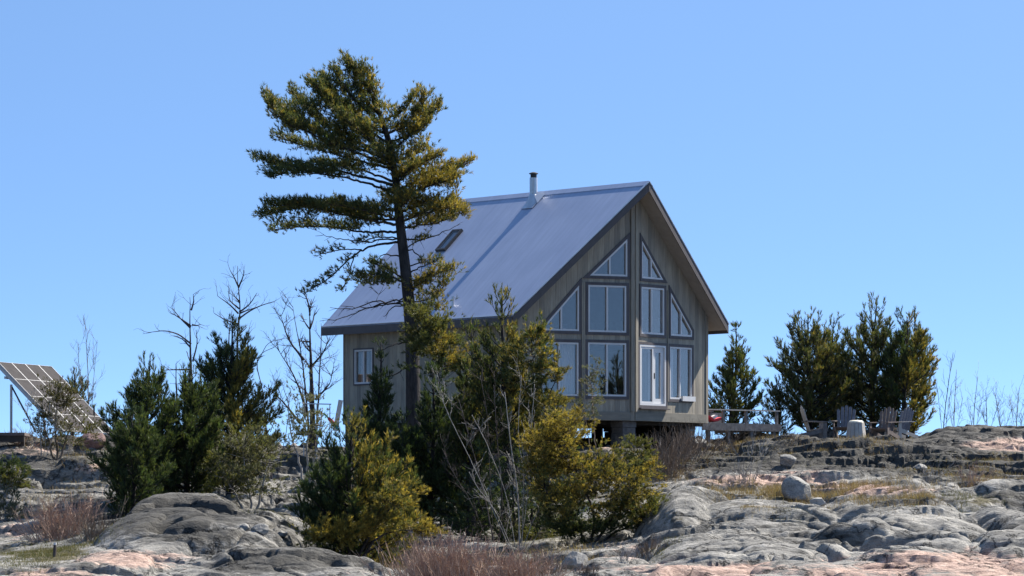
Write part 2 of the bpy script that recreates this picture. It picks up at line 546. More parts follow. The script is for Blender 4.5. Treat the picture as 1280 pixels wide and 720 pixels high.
# resample to a fine smooth lookup grid
_pg = np.arange(-700, 2001, 10.0)
_yg = np.arange(60, 215.1, 0.5)
_t = np.array([np.interp(_yg, YN, row) for row in ZT])
_t = np.array([np.interp(_pg, PXN, _t[:, j]) for j in range(len(_yg))]).T
def _blur(a, s, ax):
    k = np.exp(-0.5 * (np.arange(-3 * s, 3 * s + 1) / s) ** 2); k /= k.sum()
    pad = [(0, 0), (0, 0)]; pad[ax] = (3 * s, 3 * s)
    ap = np.pad(a, pad, mode='edge')
    return np.apply_along_axis(lambda r: np.convolve(r, k, 'valid'), ax, ap)
_t = _blur(_blur(_t, 4, 0), 3, 1)

def bilerp(px, Y):
    i = np.clip((px + 700) / 10, 0, len(_pg) - 1.001); j = np.clip((Y - 60) / 0.5, 0, len(_yg) - 1.001)
    i0, j0 = i.astype(int), j.astype(int)
    fi, fj = i - i0, j - j0
    return (_t[i0, j0] * (1 - fi) + _t[i0 + 1, j0] * fi) * (1 - fj) + (_t[i0, j0 + 1] * (1 - fi) + _t[i0 + 1, j0 + 1] * fi) * fj

# rock humps: photo column, row of the top, distance, half width in photo px, depth in front / behind (m), drop (m), steepness in front
HUMPS = [
    (245, 623, 113, 108, 15, 5, 2.6, 2.0), (300, 640, 110, 110, 10, 5, 2.0, 2.2),
    (345, 688, 100, 135, 5.5, 4, 1.1, 2.2), (430, 700, 97.5, 70, 3, 3.0, 0.6, 3.0),
    (120, 706, 97, 130, 4, 4, 0.6, 2.4),
    (1118, 628, 115, 128, 9.5, 4, 1.5, 1.15), (1062, 655, 107.5, 66, 1.6, 5, 0.95, 7.0), (1180, 668, 106, 90, 4, 5, 0.7, 1.3),
    (955, 634, 116, 125, 9.0, 5, 1.3, 1.2), (850, 618, 119, 70, 8, 4, 1.3, 1.5), (905, 662, 107.5, 120, 6, 5, 0.9, 1.25),
    (985, 676, 104.5, 95, 4.5, 4, 0.6, 1.5),
    (1268, 640, 114, 55, 5, 4, 1.1, 4), (1262, 672, 105, 60, 3, 5, 0.8, 4.5),
    (1060, 584, 132, 105, 2.6, 4, 0.55, 2.4), (905, 598, 128.5, 70, 2.0, 4, 0.45, 2.6), (1110, 605, 123, 70, 1.5, 3, 0.4, 2.6),
    (1180, 612, 121, 75, 2.0, 3, 0.5, 4), (1270, 606, 122, 50, 2, 3, 0.5, 4),
    (880, 566, 138, 60, 1.6, 3, 0.4, 4), (1010, 560, 141, 70, 1.6, 3, 0.45, 5), (1130, 556, 143, 70, 1.2, 3, 0.4, 5), (1240, 549, 145, 60, 1.5, 4, 0.5, 5),
    (1120, 694, 101, 170, 4, 4, 0.7, 2.8), (900, 708, 97.5, 120, 3, 3, 0.5, 4), (1250, 705, 98, 80, 3, 3, 0.5, 4),
    (1000, 701, 96.5, 90, 2, 3, 0.6, 4), (1190, 703, 95.5, 110, 2, 3, 0.6, 3), (860, 707, 95.5, 70, 1.5, 3, 0.5, 5), (1275, 699, 96.5, 50, 2, 3, 0.6, 4), (160, 692, 99, 100, 3, 4, 0.7, 3), (60, 709, 95, 90, 2, 3, 0.5, 4), (265, 703, 96, 90, 2, 3, .55, 4),
    (40, 562, 138, 55, 1.5, 3, 0.5, 5), (30, 604, 130, 35, 1.0, 3, 0.6, 6), (110, 580, 134, 50, 1.4, 3, 0.45, 5), (90, 620, 126, 45, 1.4, 3, 0.5, 5),
    (10, 660, 118, 25, 1.5, 3, 0.7, 5), (770, 690, 103, 60, 2.5, 3, 0.45, 4), (760, 560, 137, 60, 1.2, 2.5, 0.3, 5)]

# ledges: photo columns from / to, distance, height of the face (m), length of the slope behind (m), slant (m)
LEDGES = [(1000, 1140, 104.5, .36, 4.0, .5), (900, 1015, 101, .20, 4.0, -.4), (845, 985, 97, .20, 4.0, .4), (1105, 1265, 111.5, .26, 5.0, .6), (860, 965, 108, .24, 4.0, .5), (1040, 1210, 99, .20, 4.0, -.5),
          (80, 215, 108.5, .18, 5.0, -1.0), (215, 365, 103, .22, 5.0, .6), (1120, 1270, 142.5, .20, 5.0, .6), (825, 885, 111.5, .35, 4.0, -.3)]

CS, SN = math.cos(math.radians(10)), math.sin(math.radians(10))

def cells(x, y, sx, sy, seed, mode):
    """cellular rock structure. 'dome': smooth union of whalebacks; 'block': stepped joint blocks"""
    gx, gy = x / sx, y / sy
    ix, iy = np.floor(gx).astype(np.int64), np.floor(gy).astype(np.int64)
    f1 = np.full(x.shape, 9.0); f2 = np.full(x.shape, 9.0); h1 = np.zeros(x.shape); best = np.full(x.shape, -9.0)
    for a in (-1, 0, 1):
        for c in (-1, 0, 1):
            jx, jy = ix + a, iy + c
            dx = gx - (jx + 0.15 + 0.7 * hash2(jx, jy, seed))
            dy = gy - (jy + 0.15 + 0.7 * hash2(jx, jy, seed + 1))
            o = hash2(jx, jy, seed + 2) * 2 - 1
            tx = hash2(jx, jy, seed + 3) * 2 - 1
            ty = hash2(jx, jy, seed + 4) * 2 - 1
            r2 = dx * dx + dy * dy
            if mode == 'dome':
                best = np.maximum(best, 0.5 * o + 0.3 * (tx * dx + ty * dy) - 1.15 * r2 - 0.4 * np.maximum(-dy, 0) ** 2)
            else:
                d = np.sqrt(r2)
                hh = o + 0.7 * (tx * dx + ty * dy)
                nearer = d < f1
                f2 = np.where(nearer, f1, np.minimum(f2, d))
                h1 = np.where(nearer, hh, h1)
                f1 = np.where(nearer, d, f1)
    if mode == 'dome':
        return best
    e = f2 - f1
    if mode == 'slab':
        return h1 - 0.5 * np.exp(-e * 16)
    return h1 - 0.9 * np.exp(-e * 9)

def terrain(X, Y, full=False):
    X = np.asarray(X, float); Y = np.asarray(Y, float)
    px = 640 + F * X / np.maximum(Y, 40)
    z = bilerp(px, Y)
    wx = X + 0.55 * fbm(X * 0.45, Y * 0.45, 5, 3) + 0.05 * fbm(X * 2.2, Y * 2.2, 6, 2)
    wy = Y + 0.55 * fbm(X * 0.45, Y * 0.45, 7, 3) + 0.05 * fbm(X * 2.2, Y * 2.2, 8, 2)
    u, v = wx * CS + wy * SN, -wx * SN + wy * CS
    hz = np.full(z.shape, -99.0)
    for (hpx, hpy, hY, hw, df, db, drop, pw) in HUMPS:
        c = P(hpx, hpy, hY)
        dx = np.abs((wx - c[0]) / (hw * hY / F))
        dyf = (wy - c[1])
        dy = np.where(dyf < 0, -dyf / df, dyf / (db * 1.4))
        zz = c[2] - drop * (dx ** 3.0 + np.where(dyf < 0, dy ** (pw * 1.35), dy ** 2.4))
        hz = np.maximum(hz, np.maximum(zz, c[2] - 60))
    # smooth maximum of base and humps
    d = hz - z
    hum = np.clip(d, 0, 0.3) / 0.3
    z = np.where(d > 0, hz, z)
    py0 = HOR - F * z / np.maximum(Y, 40)
    keep = np.clip((z + 1.85) * 3, 0, 1)
    fore = np.clip((py0 - 600) / 50, 0, 1)                           # frost-free polished slabs nearer the water
    gr = np.exp(-((px - 40) / 75) ** 2 - ((Y - 105) / 7) ** 2)        # grassy hollow on the left
    near = np.clip((Y - 96) / 30, 0, 1)
    d1 = cells(u, v, 8.5, 3.2, 11, 'dome') + 0.25
    z = z + (0.34 - 0.1 * hum) * (1 - 0.7 * fore) * d1 * keep * (1 - 0.8 * gr)
    rub = np.clip(fbm(X * 0.16, Y * 0.2, 31, 3) * 2.2 + 0.65, 0.3, 1) * (1 - 0.4 * hum)
    d0 = cells(u * 0.96 - v * 0.28 + 2.2, v + u * 0.28, 6.0, 2.3, 15, 'slab')
    z = z + (0.24 - 0.05 * fore) * d0 * keep * (1 - gr)
    d2 = cells(u + 3.3, v, 3.2, 1.0, 21, 'slab')
    z = z + 0.17 * d2 * rub * keep * (1 - gr) * (1 - 0.85 * fore)
    d2b = cells(u * 0.95 - v * 0.2 + 1.7, v + u * 0.25, 1.9, 0.55, 27, 'slab')
    rub3 = np.clip(fbm(X * 0.3, Y * 0.3, 35, 3) * 2.4 + 0.35, 0.1, 1) * (1 - 0.3 * hum)
    z = z + 0.085 * d2b * rub3 * keep * (1 - gr) * (1 - 0.85 * fore)
    # joints and grooves: creased lines, one set along the strike and one across it
    for (kx, ky, sd_, dep, pw_) in ((0.16, 0.7, 91, 0.26, 14), (0.30, 0.22, 92, 0.20, 22), (0.6, 2.2, 93, 0.06, 8), (1.4, 0.9, 94, 0.03, 12)):
        uu, vv = (u, v) if sd_ % 2 else (u + 0.8 * v, v - 0.5 * u)
        cr_n = 1 - np.abs(fbm(uu * kx, vv * ky, sd_, 3)) * 1.6
        z = z - dep * (1 + 0.8 * fore) * np.clip(cr_n, 0, 1) ** pw_ * keep * (1 - gr)
    rub2 = np.clip(fbm(X * 0.5, Y * 0.5, 33, 3) * 2.5 + 0.25, 0, 1) * (1 - 0.5 * hum)
    d3 = cells(u * 0.9 + v * 0.3, v - u * 0.2, 0.9, 0.4, 41, 'block')
    z = z + 0.06 * (1 - 0.9 * fore) * d3 * rub2 * keep * (1 - gr)
    # frost-split ledges: flat treads and steep risers facing the water
    st = 0.34 + 0.16 * fbm(X * 0.07, Y * 0.05, 61, 2)
    tq = z / st + 0.9 * fbm(u * 0.22, v * 0.3, 63, 3) + 0.10 * fbm(u * 0.9, v * 1.2, 64, 2)
    fr_ = tq - np.floor(tq)
    sq_ = np.clip((fr_ - 0.86) / 0.11, 0, 1)
    sq_ = sq_ * sq_ * (3 - 2 * sq_)
    lm_ = np.clip(fbm(X * 0.13, Y * 0.13, 65, 2) * 1.8 + 0.85, 0.35, 1) * (1 - 0.7 * hum) * (1 - gr) * keep * (1 - 0.8 * fore)
    z = z + st * (sq_ - fr_) * lm_ * 0.85
    # foliation: thin sheets of the gneiss, each ending in a low broken edge
    for (per, amp, sd_, sk) in ((1.3, 0.12, 81, .18), (0.5, 0.06, 83, -.12), (0.24, 0.03, 85, .25)):
        t_ = (v + sk * u) / per + 1.3 * fbm(u * 0.35 / per ** .5, v * 0.6 / per ** .5, sd_, 4)
        f_ = t_ - np.floor(t_)
        msk = np.clip(fbm(X * 0.35 / per ** .5, Y * 0.35 / per ** .5, sd_ + 1, 3) * 2.6 + 0.45, 0, 1)
        saw = np.where(f_ < 0.12, f_ / 0.12, 1 - (f_ - 0.12) / 0.88)
        z = z + amp * (saw - 0.5) * msk * keep * (1 - gr) * (1 - 0.5 * fore)
    z = z + (0.06 * fbm(u * 0.9, v * 1.8, 51, 3) + 0.022 * fbm(u * 3, v * 5, 52, 3)) * keep * (1 - 0.5 * fore)
    # frost-broken ledges: a sheer face towards the lake, sloping away behind
    wob = 0.30 * fbm(X * 0.35, Y * 0.2, 101, 3) + 0.06 * fbm(X * 1.6, Y * 0.2, 103, 3)
    for (pa, pb, Yl, hl, Ll, sl_) in LEDGES:
        c_ = (pa + pb) / 2; hw_ = (pb - pa) / 2
        q_ = (px - c_) / hw_
        tp_ = np.clip((1 - np.abs(q_)) * 1.6, 0, 1) ** 0.8
        dy_ = Y - (Yl + sl_ * q_ + wob * 1.6)
        z = z + hl * tp_ * np.clip(dy_ / 0.06, 0, 1) * np.exp(-np.maximum(dy_, 0) / Ll) * keep
    # level shelf of rock where the chairs stand
    w_ = np.exp(-(np.maximum(np.abs(px - 1062) - 80, 0) / 25) ** 2) * np.exp(-(np.maximum(np.abs(Y - 144) - 2.5, 0) / 1.3) ** 2) * 0.88
    z = z * (1 - w_) + w_ * (HOR - 550.5 - 0.5 * (144 - Y)) * Y / F
    if full:
        return z, px, d1, d2, rub, rub2, hum, gr
    return z

def gza(X, Y):
    xs, ys, z = GRID
    i = np.clip(np.searchsorted(xs, X) - 1, 0, len(xs) - 2); j = np.clip(np.searchsorted(ys, Y) - 1, 0, len(ys) - 2)
    a = np.clip((X - xs[i]) / (xs[i + 1] - xs[i]), 0, 1); b = np.clip((Y - ys[j]) / (ys[j + 1] - ys[j]), 0, 1)
    return (z[j, i] * (1 - a) + z[j, i + 1] * a) * (1 - b) + (z[j + 1, i] * (1 - a) + z[j + 1, i + 1] * a) * b

def gz(x, y):
    return float(gza(np.array([x]), np.array([y]))[0])

_march = np.arange(88, 156, 0.15)
def ground(px, py, lo=88.0, hi=156.0):
    """where the ground shows at a photo position"""
    ys = _march[(_march >= lo) & (_march <= hi)]
    xs = (px - 640) * ys / F
    zs = gza(xs, ys)
    pr = HOR - F * zs / ys
    k = np.where(pr <= py)[0]
    i = k[0] if len(k) else int(np.argmin(np.abs(pr - py)))
    return np.array([xs[i], ys[i], zs[i]])

def gnd(px, Y):
    x = (px - 640) * Y / F
    return np.array([x, Y, gz(x, Y)])

def soft_patch(px, py, lst):
    m = np.zeros(px.shape)
    for (a, b, sa, sb, w) in lst:
        m = np.maximum(m, w * np.exp(-((px - a) / sa) ** 2 - ((py - b) / sb) ** 2))
    return m

def build_terrain():
    global GRID
    fx = np.arange(-21, 21.01, 0.052)
    xs = np.concatenate([np.linspace(-75, -21.4, 60), fx, np.linspace(21.4, 75, 60)])
    ys = np.concatenate([np.linspace(62, 91.6, 60), np.arange(92, 152, 0.066), np.linspace(152.3, 214, 110)])
    X, Y = np.meshgrid(xs, ys)
    z, px, d1, d2, rub, rub2, hum, gr = terrain(X, Y, True)
    for _ in range(1):                            # weathered edges
        zp = np.pad(z, 1, mode='edge')
        z = 0.5 * z + 0.125 * (zp[:-2, 1:-1] + zp[2:, 1:-1] + zp[1:-1, :-2] + zp[1:-1, 2:])
    GRID = (xs, ys, z)
    py = HOR - F * z / Y
    nx, ny = len(xs), len(ys)
    V = np.stack([X, Y, z], -1).reshape(-1, 3)
    i = np.arange(nx * ny).reshape(ny, nx)
    Fc = np.stack([i[:-1, :-1], i[:-1, 1:], i[1:, 1:], i[1:, :-1]], -1).reshape(-1, 4)
    # mineral colour patches of the bedrock and soil pockets, fixed to the ground
    pink = soft_patch(px, py, [
        (1180, 708, 170, 24, .85), (900, 714, 150, 14, .85), (1050, 716, 130, 10, .7), (960, 601, 120, 9, .9), (1090, 612, 90, 8, .9), (1255, 556, 55, 11, .95),
        (30, 566, 60, 9, .75), (170, 698, 90, 14, .75), (60, 716, 110, 8, .75), (120, 585, 40, 12, .45), (750, 560, 50, 6, .6), (345, 552, 60, 10, .6),
        (1010, 590, 60, 6, .5), (440, 715, 70, 10, .45), (780, 690, 50, 20, .5), (20, 665, 30, 14, .7), (900, 640, 60, 8, .2), (1200, 640, 120, 20, .1)])
    pink = pink * (0.75 + 0.5 * fbm(X * 0.5, Y * 0.9, 71, 3))
    soil = soft_patch(px, py, [
        (45, 690, 75, 16, .9), (60, 655, 60, 22, .6), (620, 700, 110, 18, .6), (520, 695, 50, 14, .5), (690, 640, 160, 60, .75), (240, 600, 120, 20, .6),
        (420, 640, 120, 30, .6), (1000, 618, 90, 9, .7), (930, 560, 90, 12, .55), (1050, 556, 60, 6, .5), (1150, 585, 70, 8, .45), (1230, 625, 40, 8, .5), (90, 600, 40, 10, .45), (400, 575, 90, 25, .5),
        (760, 575, 90, 14, .5), (1180, 570, 110, 7, .4), (930, 632, 40, 5, .6)])
    hollow = np.clip(-(d1 + 0.05) * 1.2, 0, 0.5) + np.clip(-(d2 + 0.6) * 0.25, 0, 0.3)
    soil = np.clip(soil * (0.7 + 0.6 * fbm(X * 0.7, Y * 0.7, 73, 3)) + 0.35 * hollow, 0, 1)
    lich = 0.16 * fbm(X * 0.25, Y * 0.5, 75, 4) + 0.06 + 0.26 * np.clip((605 - py) / 25, 0, 1) + soft_patch(px, py, [
        (190, 648, 110, 24, .42), (345, 700, 95, 15, .5), (250, 668, 90, 10, .3), (1180, 620, 120, 10, .2), (1040, 668, 60, 12, .15), (1100, 570, 120, 14, .15)]) - 0.6 * np.clip(pink, 0, 0.5)
    # bedrock gets darker lichen where frost has not polished it
    col = np.stack([np.clip(pink, 0, 1), soil, np.clip(lich + 0.02, 0, 0.5)], -1).reshape(-1, 3)
    ob = raw_mesh('bedrock_ground', M['rock'], V, Fc, {'Col': col}, smooth=True)
    ob.data.set_sharp_from_angle(angle=math.radians(33))
    ob['kind'] = 'structure'
    ob['label'] = 'bare grey and pink granite shore rising to the cottage'
    # the ground goes on under the lake, out to the horizon
    w = MB()
    w.add([(-9000, -300, 0), (9000, -300, 0), (9000, 15000, 0), (-9000, 15000, 0)], [(0, 1, 2, 3)])
    o = w.build('lake_water', M['water'], loc=(0, 0, -1.9))
    o['kind'] = 'structure'
    o['label'] = 'open lake around the rocky island'
    return ob
build_terrain()

# ------------------------------------------------------------------ the house
TH = 0.6957
HO = A(4.162, 137.912, 0)
HV = A(math.cos(TH), math.sin(TH), 0)           # local x
HB = A(-math.sin(TH), math.cos(TH), 0)          # local y, towards the back
UA, WE, UE, ZR, ZE, RB, PW, HW, ZB = 0.737, 4.903, 0.599, 11.657, 7.031, 11.126, 1.029, 4.333, 3.574
LB = 10.62
house = thing('prow_front_cottage', 'brown board cottage with a pale steel roof and a wall of gable windows, on piers', 'house', (HO[0], HO[1], 2.4), TH)
GZ0 = 2.4                                        # house empty height; local z = world z - GZ0

def frame(a, b):
    a, b = A(*a), A(*b)
    x = unit(b - a); y = A(0, 0, 1)
    return (a, x, y, np.cross(x, y))

zb, zr, ze = ZB - GZ0, ZR - GZ0, ZE - GZ0
FL = frame((-HW, PW, zb), (0, 0, zb))            # left half of the prow
FR = frame((0, 0, zb), (HW, PW, zb))             # right half of the prow
FS = frame((-HW, LB, zb), (-HW, PW, zb))         # long left side
FRS = frame((HW, PW, zb), (HW, LB, zb))
FB = frame((HW, LB, zb), (-HW, LB, zb))
LEN = math.hypot(HW, PW)
slope = (zr - ze) / WE
def under(v):                                    # underside of the roof over local x = v
    return zr - slope * abs(v) - 0.26 - zb

def wall_uv(fr, px, py):
    """photo position -> coordinates on a wall"""
    o = HO + HV * fr[0][0] + HB * fr[0][1] + A(0, 0, fr[0][2] + GZ0)
    x = HV * fr[1][0] + HB * fr[1][1]
    n = HV * fr[3][0] + HB * fr[3][1]
    d = A((px - 640) / F, 1, (HOR - py) / F)
    t = o.dot(n) / d.dot(n)
    q = d * t - o
    return (float(q.dot(x)), float(q[2]))

def offset(poly, w):
    """grow (w>0) or shrink a convex counter-clockwise polygon"""
    k = len(poly); out = []
    L = []
    for i in range(k):
        p, q = A(*poly[i]), A(*poly[(i + 1) % k])
        d = unit(q - p); n = A(d[1], -d[0])
        L.append((p + n * w, d))
    for i in range(k):
        p, d = L[i - 1]; q, e = L[i]
        den = d[0] * e[1] - d[1] * e[0]
        t = ((q[0] - p[0]) * e[1] - (q[1] - p[1]) * e[0]) / den
        out.append(tuple(p + d * t))
    return out

def wall(fr, outline, holes, thick=0.14):
    mb = MB()
    o, x, y, n = fr
    allp = list(outline)
    for h in holes:
        allp += list(h)
    tris = tessellate_polygon([[Vector((s, t, 0)) for s, t in outline]] + [[Vector((s, t, 0)) for s, t in h] for h in holes])
    fs = []
    for t in tris:
        p, q, r = (A(*allp[i]) for i in t)
        cr = (q[0] - p[0]) * (r[1] - p[1]) - (q[1] - p[1]) * (r[0] - p[0])
        if abs(cr) > 1e-9:
            fs.append(tuple(t) if cr > 0 else tuple(t)[::-1])
    W = lambda d: [o + x * s + y * t + n * d for s, t in allp]
    sz = [(s, t, 0) for s, t in allp]
    mb.add(W(0), fs, sz)
    mb.add(W(-thick), [f[::-1] for f in fs], sz)
    for loop in [list(outline)] + [list(h) for h in holes]:
        k = len(loop)
        vs = [o + x * s + y * t for s, t in loop] + [o + x * s + y * t - n * thick for s, t in loop]
        mb.add(vs, [(i, k + i, k + (i + 1) % k, (i + 1) % k) for i in range(k)], [(s, t, 0) for s, t in loop] * 2)
    return mb.build('wall', M['siding'], house)

def top_at(poly, s):
    ys = []
    for i in range(len(poly)):
        (a, b), (c, d) = poly[i], poly[(i + 1) % len(poly)]
        if (a - s) * (c - s) <= 0 and abs(a - c) > 1e-6:
            ys.append(b + (d - b) * (s - a) / (c - a))
    return min(ys), max(ys)

def window(fr, poly, mull=(0.5,), casing=0.10, name='window'):
    """casing, white frame, mullions and one pane per light"""
    c = MB()
    c.ring(offset(poly, casing), offset(poly, 0.003), fr, 0.003, 0.035)
    wo = c.build(name, M['trim'], house)
    f = MB()
    inn = offset(poly, -0.06)
    f.ring(poly, inn, fr, -0.07, 0.02)
    lo, hi = min(p[0] for p in inn), max(p[0] for p in inn)
    cuts = [lo + (hi - lo) * m for m in mull]
    for s in cuts:
        b0, t0 = top_at(inn, s - 0.03); b1, t1 = top_at(inn, s + 0.03)
        f.prism([(s - 0.03, b0), (s + 0.03, b1), (s + 0.03, t1), (s - 0.03, t0)], fr, -0.068, 0.012)
    f.build('frame', M['white'], wo)
    eds = [lo] + cuts + [hi]
    for a, b in zip(eds[:-1], eds[1:]):
        a2, b2 = a + (0.03 if a != lo else 0.001), b - (0.03 if b != hi else 0.001)
        pts = [p for p in inn if a2 - 1e-6 <= p[0] <= b2 + 1e-6]
        q = []
        for s in (a2, b2):
            l, t = top_at(inn, s)
            q += [(s, l), (s, t)]
        pts += q
        uq = []
        for p in pts:
            if all(abs(p[0] - r[0]) + abs(p[1] - r[1]) > 1e-3 for r in uq):
                uq.append(p)
        cx, cy = sum(p[0] for p in uq) / len(uq), sum(p[1] for p in uq) / len(uq)
        uq.sort(key=lambda p: math.atan2(p[1] - cy, p[0] - cx))
        g = MB()
        g.prism(uq, fr, -0.05, -0.042)
        g.build('pane', M['glass'], wo)
    return wo

def quad(fr, px0, px1, y0a, y0b, y1a, y1b):
    """four corners in the photo: bottom left, bottom right, top right, top left -> upright wall rectangle"""
    bl, br = wall_uv(fr, px0, y1a), wall_uv(fr, px1, y1b)
    tl, tr = wall_uv(fr, px0, y0a), wall_uv(fr, px1, y0b)
    s0, s1 = (bl[0] + tl[0]) / 2, (br[0] + tr[0]) / 2
    b, t = (bl[1] + br[1]) / 2, (tl[1] + tr[1]) / 2
    return [(s0, b), (s1, b), (s1, t), (s0, t)]

# openings measured on the two prow walls and the side wall
LA = quad(FL, 677, 723, 427.5, 428, 494.4, 495)
LBq = quad(FL, 734.6, 782.6, 428.2, 428.8, 495, 495.6)
LU = quad(FL, 735, 782.6, 356, 357.5, 414.6, 416)
def tri(fr, pts):
    return [wall_uv(fr, *p) for p in pts]
LT = tri(FL, [(675, 412.5), (723.6, 414.2), (723.6, 356.5)])
LTT = tri(FL, [(737, 344.3), (784, 345.8), (784, 298.5)])
for T in (LT, LTT):                               # level sills, plumb jambs
    T[0] = (T[0][0], (T[0][1] + T[1][1]) / 2); T[1] = (T[2][0], T[0][1])
RT = tri(FR, [(801.7, 348), (828.8, 349.8), (801.7, 300)])
RT[0] = (RT[2][0], (RT[0][1] + RT[1][1]) / 2); RT[1] = (RT[1][0], RT[0][1])
RU = quad(FR, 801, 829.8, 358.4, 360.6, 417.2, 418.8)
RQ = tri(FR, [(837.8, 419.4), (864.6, 421.3), (864.6, 413.8), (837.8, 365)])
b_ = (RQ[0][1] + RQ[1][1]) / 2
RQ = [(RQ[0][0], b_), (RQ[1][0], b_), (RQ[1][0], RQ[2][1]), (RQ[0][0], RQ[3][1])]
RD = quad(FR, 799, 831.6, 430.4, 432.5, 506, 508)
RL = quad(FR, 836.6, 864.2, 433.2, 435, 498, 500.4)
SW = quad(FS, 443.5, 466, 437.5, 436.5, 480, 479.5)

wl_ = wall(FL, [(0, 0), (LEN, 0), (LEN, under(0)), (0, under(HW))], [LA, LBq, LU, LT, LTT])
wall(FR, [(0, 0), (LEN, 0), (LEN, under(HW)), (0, under(0))], [RT, RU, RQ, RD, RL])
wall(FS, [(0, 0), (LB - PW, 0), (LB - PW, under(HW)), (0, under(HW))], [SW])
wall(FRS, [(0, 0), (LB - PW, 0), (LB - PW, under(HW)), (0, under(HW))], [])
wall(FB, [(0, 0), (2 * HW, 0), (2 * HW, under(HW)), (HW, under(0)), (0, under(HW))], [])
window(FL, LA, (0.47,)); window(FL, LBq, (0.5,)); window(FL, LU, (0.5,)); window(FL, LT, (0.52,)); window(FL, LTT, (0.5,))
window(FR, RT, (0.48,)); window(FR, RU, (0.46,)); window(FR, RQ, (0.5,))
w_low = window(FR, RL, (0.48,))
sl = MB()
s0 = RL[0][0] + 0.5 * (RL[1][0] - RL[0][0])
sl.prism([(s0, RL[0][1] - 0.06), (RL[1][0] + 0.10, RL[0][1] - 0.06), (RL[1][0] + 0.10, RL[0][1] + 0.11), (s0, RL[0][1] + 0.11)], FR, 0.04, 0.11)
sl.build('sill', M['white'], w_low)
window(FS, SW, (0.5,), 0.05)

# curtains, a lamp-lit-free dark room and a pale wall seen through the glass
def curtain(fr, poly, a, b, t0=0.0, t1=1.0):
    lo, hi = min(p[0] for p in poly), max(p[0] for p in poly)
    y0, y1 = min(p[1] for p in poly), max(p[1] for p in poly)
    o, x, y, n = fr
    m = MB(); k = 26
    for i in range(k + 1):
        s = lo + (hi - lo) * (a + (b - a) * i / k)
        dd = -0.22 + 0.035 * math.sin(i * 1.9)
        for t in (y0 + (y1 - y0) * t0, y0 + (y1 - y0) * t1):
            m.v.append(tuple(o + x * s + y * t + n * dd)); m.sz.append((s, t, 0))
    m.f = [(2 * i, 2 * i + 2, 2 * i + 3, 2 * i + 1) for i in range(k)]
    return m.build('curtain', M['curtain'], house)
curtain(FL, LA, .50, .99); curtain(FL, LA, .02, .16); curtain(FL, LBq, .01, .10); curtain(FR, RL, .02, .40); curtain(FR, RD, .55, .80); curtain(FS, SW, .1, .45)
curtain(FL, LT, .56, .62, 0, .5)
fm = MB()
fm.box((-HW + .16, PW + .8, 2.62 + zb), (HW - .16, LB - .16, 2.80 + zb)); fm.build('loft_floor', M['board'], house)
fm = MB(); fm.box((-HW + .16, 4.6, zb + .12), (HW - .16, 4.7, zb + 2.61)); fm.build('inner_wall', M['soffit'], house)

# patio door
c = MB(); c.ring(offset(RD, 0.09), offset(RD, 0.003), FR, 0.003, 0.035)
door = c.build('patio_door', M['trim'], house)
f = MB(); inn = offset(RD, -0.07); f.ring(RD, inn, FR, -0.09, 0.03)
sm = inn[0][0] + 0.50 * (inn[1][0] - inn[0][0])
f.build('door_frame', M['white'], door)
for k, (a, b, w_) in enumerate(((inn[0][0] + .004, sm + 0.04, 0.06), (sm + 0.045, inn[1][0] - .004, 0.17))):
    q = [(a, inn[0][1] + .004), (b, inn[0][1] + .004), (b, inn[2][1] - .004), (a, inn[2][1] - .004)]
    d0 = -0.05 + 0.04 * (1 - k)
    lf = MB(); lf.ring(q, offset(q, -w_), FR, d0 - 0.03, d0 + 0.025); lf.build('door_leaf', M['white'], door)
    g = MB(); g.prism(offset(q, -w_ + 0.01), FR, d0 - 0.02, d0 - 0.01); g.build('pane', M['glass'], door)
h = MB(); hp = FR[0] + FR[1] * (sm + 0.10) + FR[2] * (inn[0][1] + 0.95)
h.box(tuple(hp + FR[3] * 0.005 - A(.02, .02, .1)), tuple(hp + FR[3] * 0.03 + A(.02, .02, .1)))
h.build('handle', M['black'], door)
st = MB(); st.prism([(RD[0][0] - 0.1, RD[0][1] - 0.13), (RD[1][0] + 0.08, RD[0][1] - 0.13), (RD[1][0] + 0.08, RD[0][1] - 0.095), (RD[0][0] - 0.1, RD[0][1] - 0.095)], FR, 0.003, 0.16)
st.build('sill', M['trim'], door)

# boards: mid belts between the window rows, skirts, corner posts
def belt(fr, s0, s1, t0, t1, d=0.022, mat='trim', nm='trim_board'):
    b = MB(); b.prism([(s0, t0), (s1, t0), (s1, t1), (s0, t1)], fr, 0.002, d); return b.build(nm, M[mat], house)
belt(FL, 0.14, LEN - 0.16, 0.004, 0.30, 0.03, 'board', 'skirt_board')
belt(FR, 0.02, LEN - 0.14, 0.004, 0.30, 0.03, 'board', 'skirt_board')
belt(FS, 0.02, LB - PW - 0.14, 0.004, 0.30, 0.03, 'board', 'skirt_board')
for fr, s0, s1 in ((FL, LEN - 0.15, LEN - 0.01), (FR, 0.03, 0.17)):
    belt(fr, s0, s1, 0.31, under(0) - 0.25, 0.05, 'siding', 'corner_board')
belt(FR, LEN - 0.13, LEN, 0.004, under(HW) - 0.01, 0.028, 'siding', 'corner_board')
belt(FL, 0.0, 0.13, 0.004, under(HW) - 0.01, 0.028, 'siding', 'corner_board')
belt(FS, LB - PW - 0.13, LB - PW, 0.004, under(HW) - 0.01, 0.028, 'siding', 'corner_board')
# vertical mullion posts between window columns
for fr, a, b, t0, t1 in ((FL, LA[1][0] + 0.11, LBq[0][0] - 0.11, LA[0][1] - 0.1, LT[2][1] + 0.1),
                         (FR, RD[1][0] + 0.10, RL[0][0] - 0.11, RL[0][1] - 0.1, RQ[3][1] + 0.05)):
    if b - a > 0.02:
        belt(fr, a, b, t0, t1, 0.045, 'siding', 'trim_board')

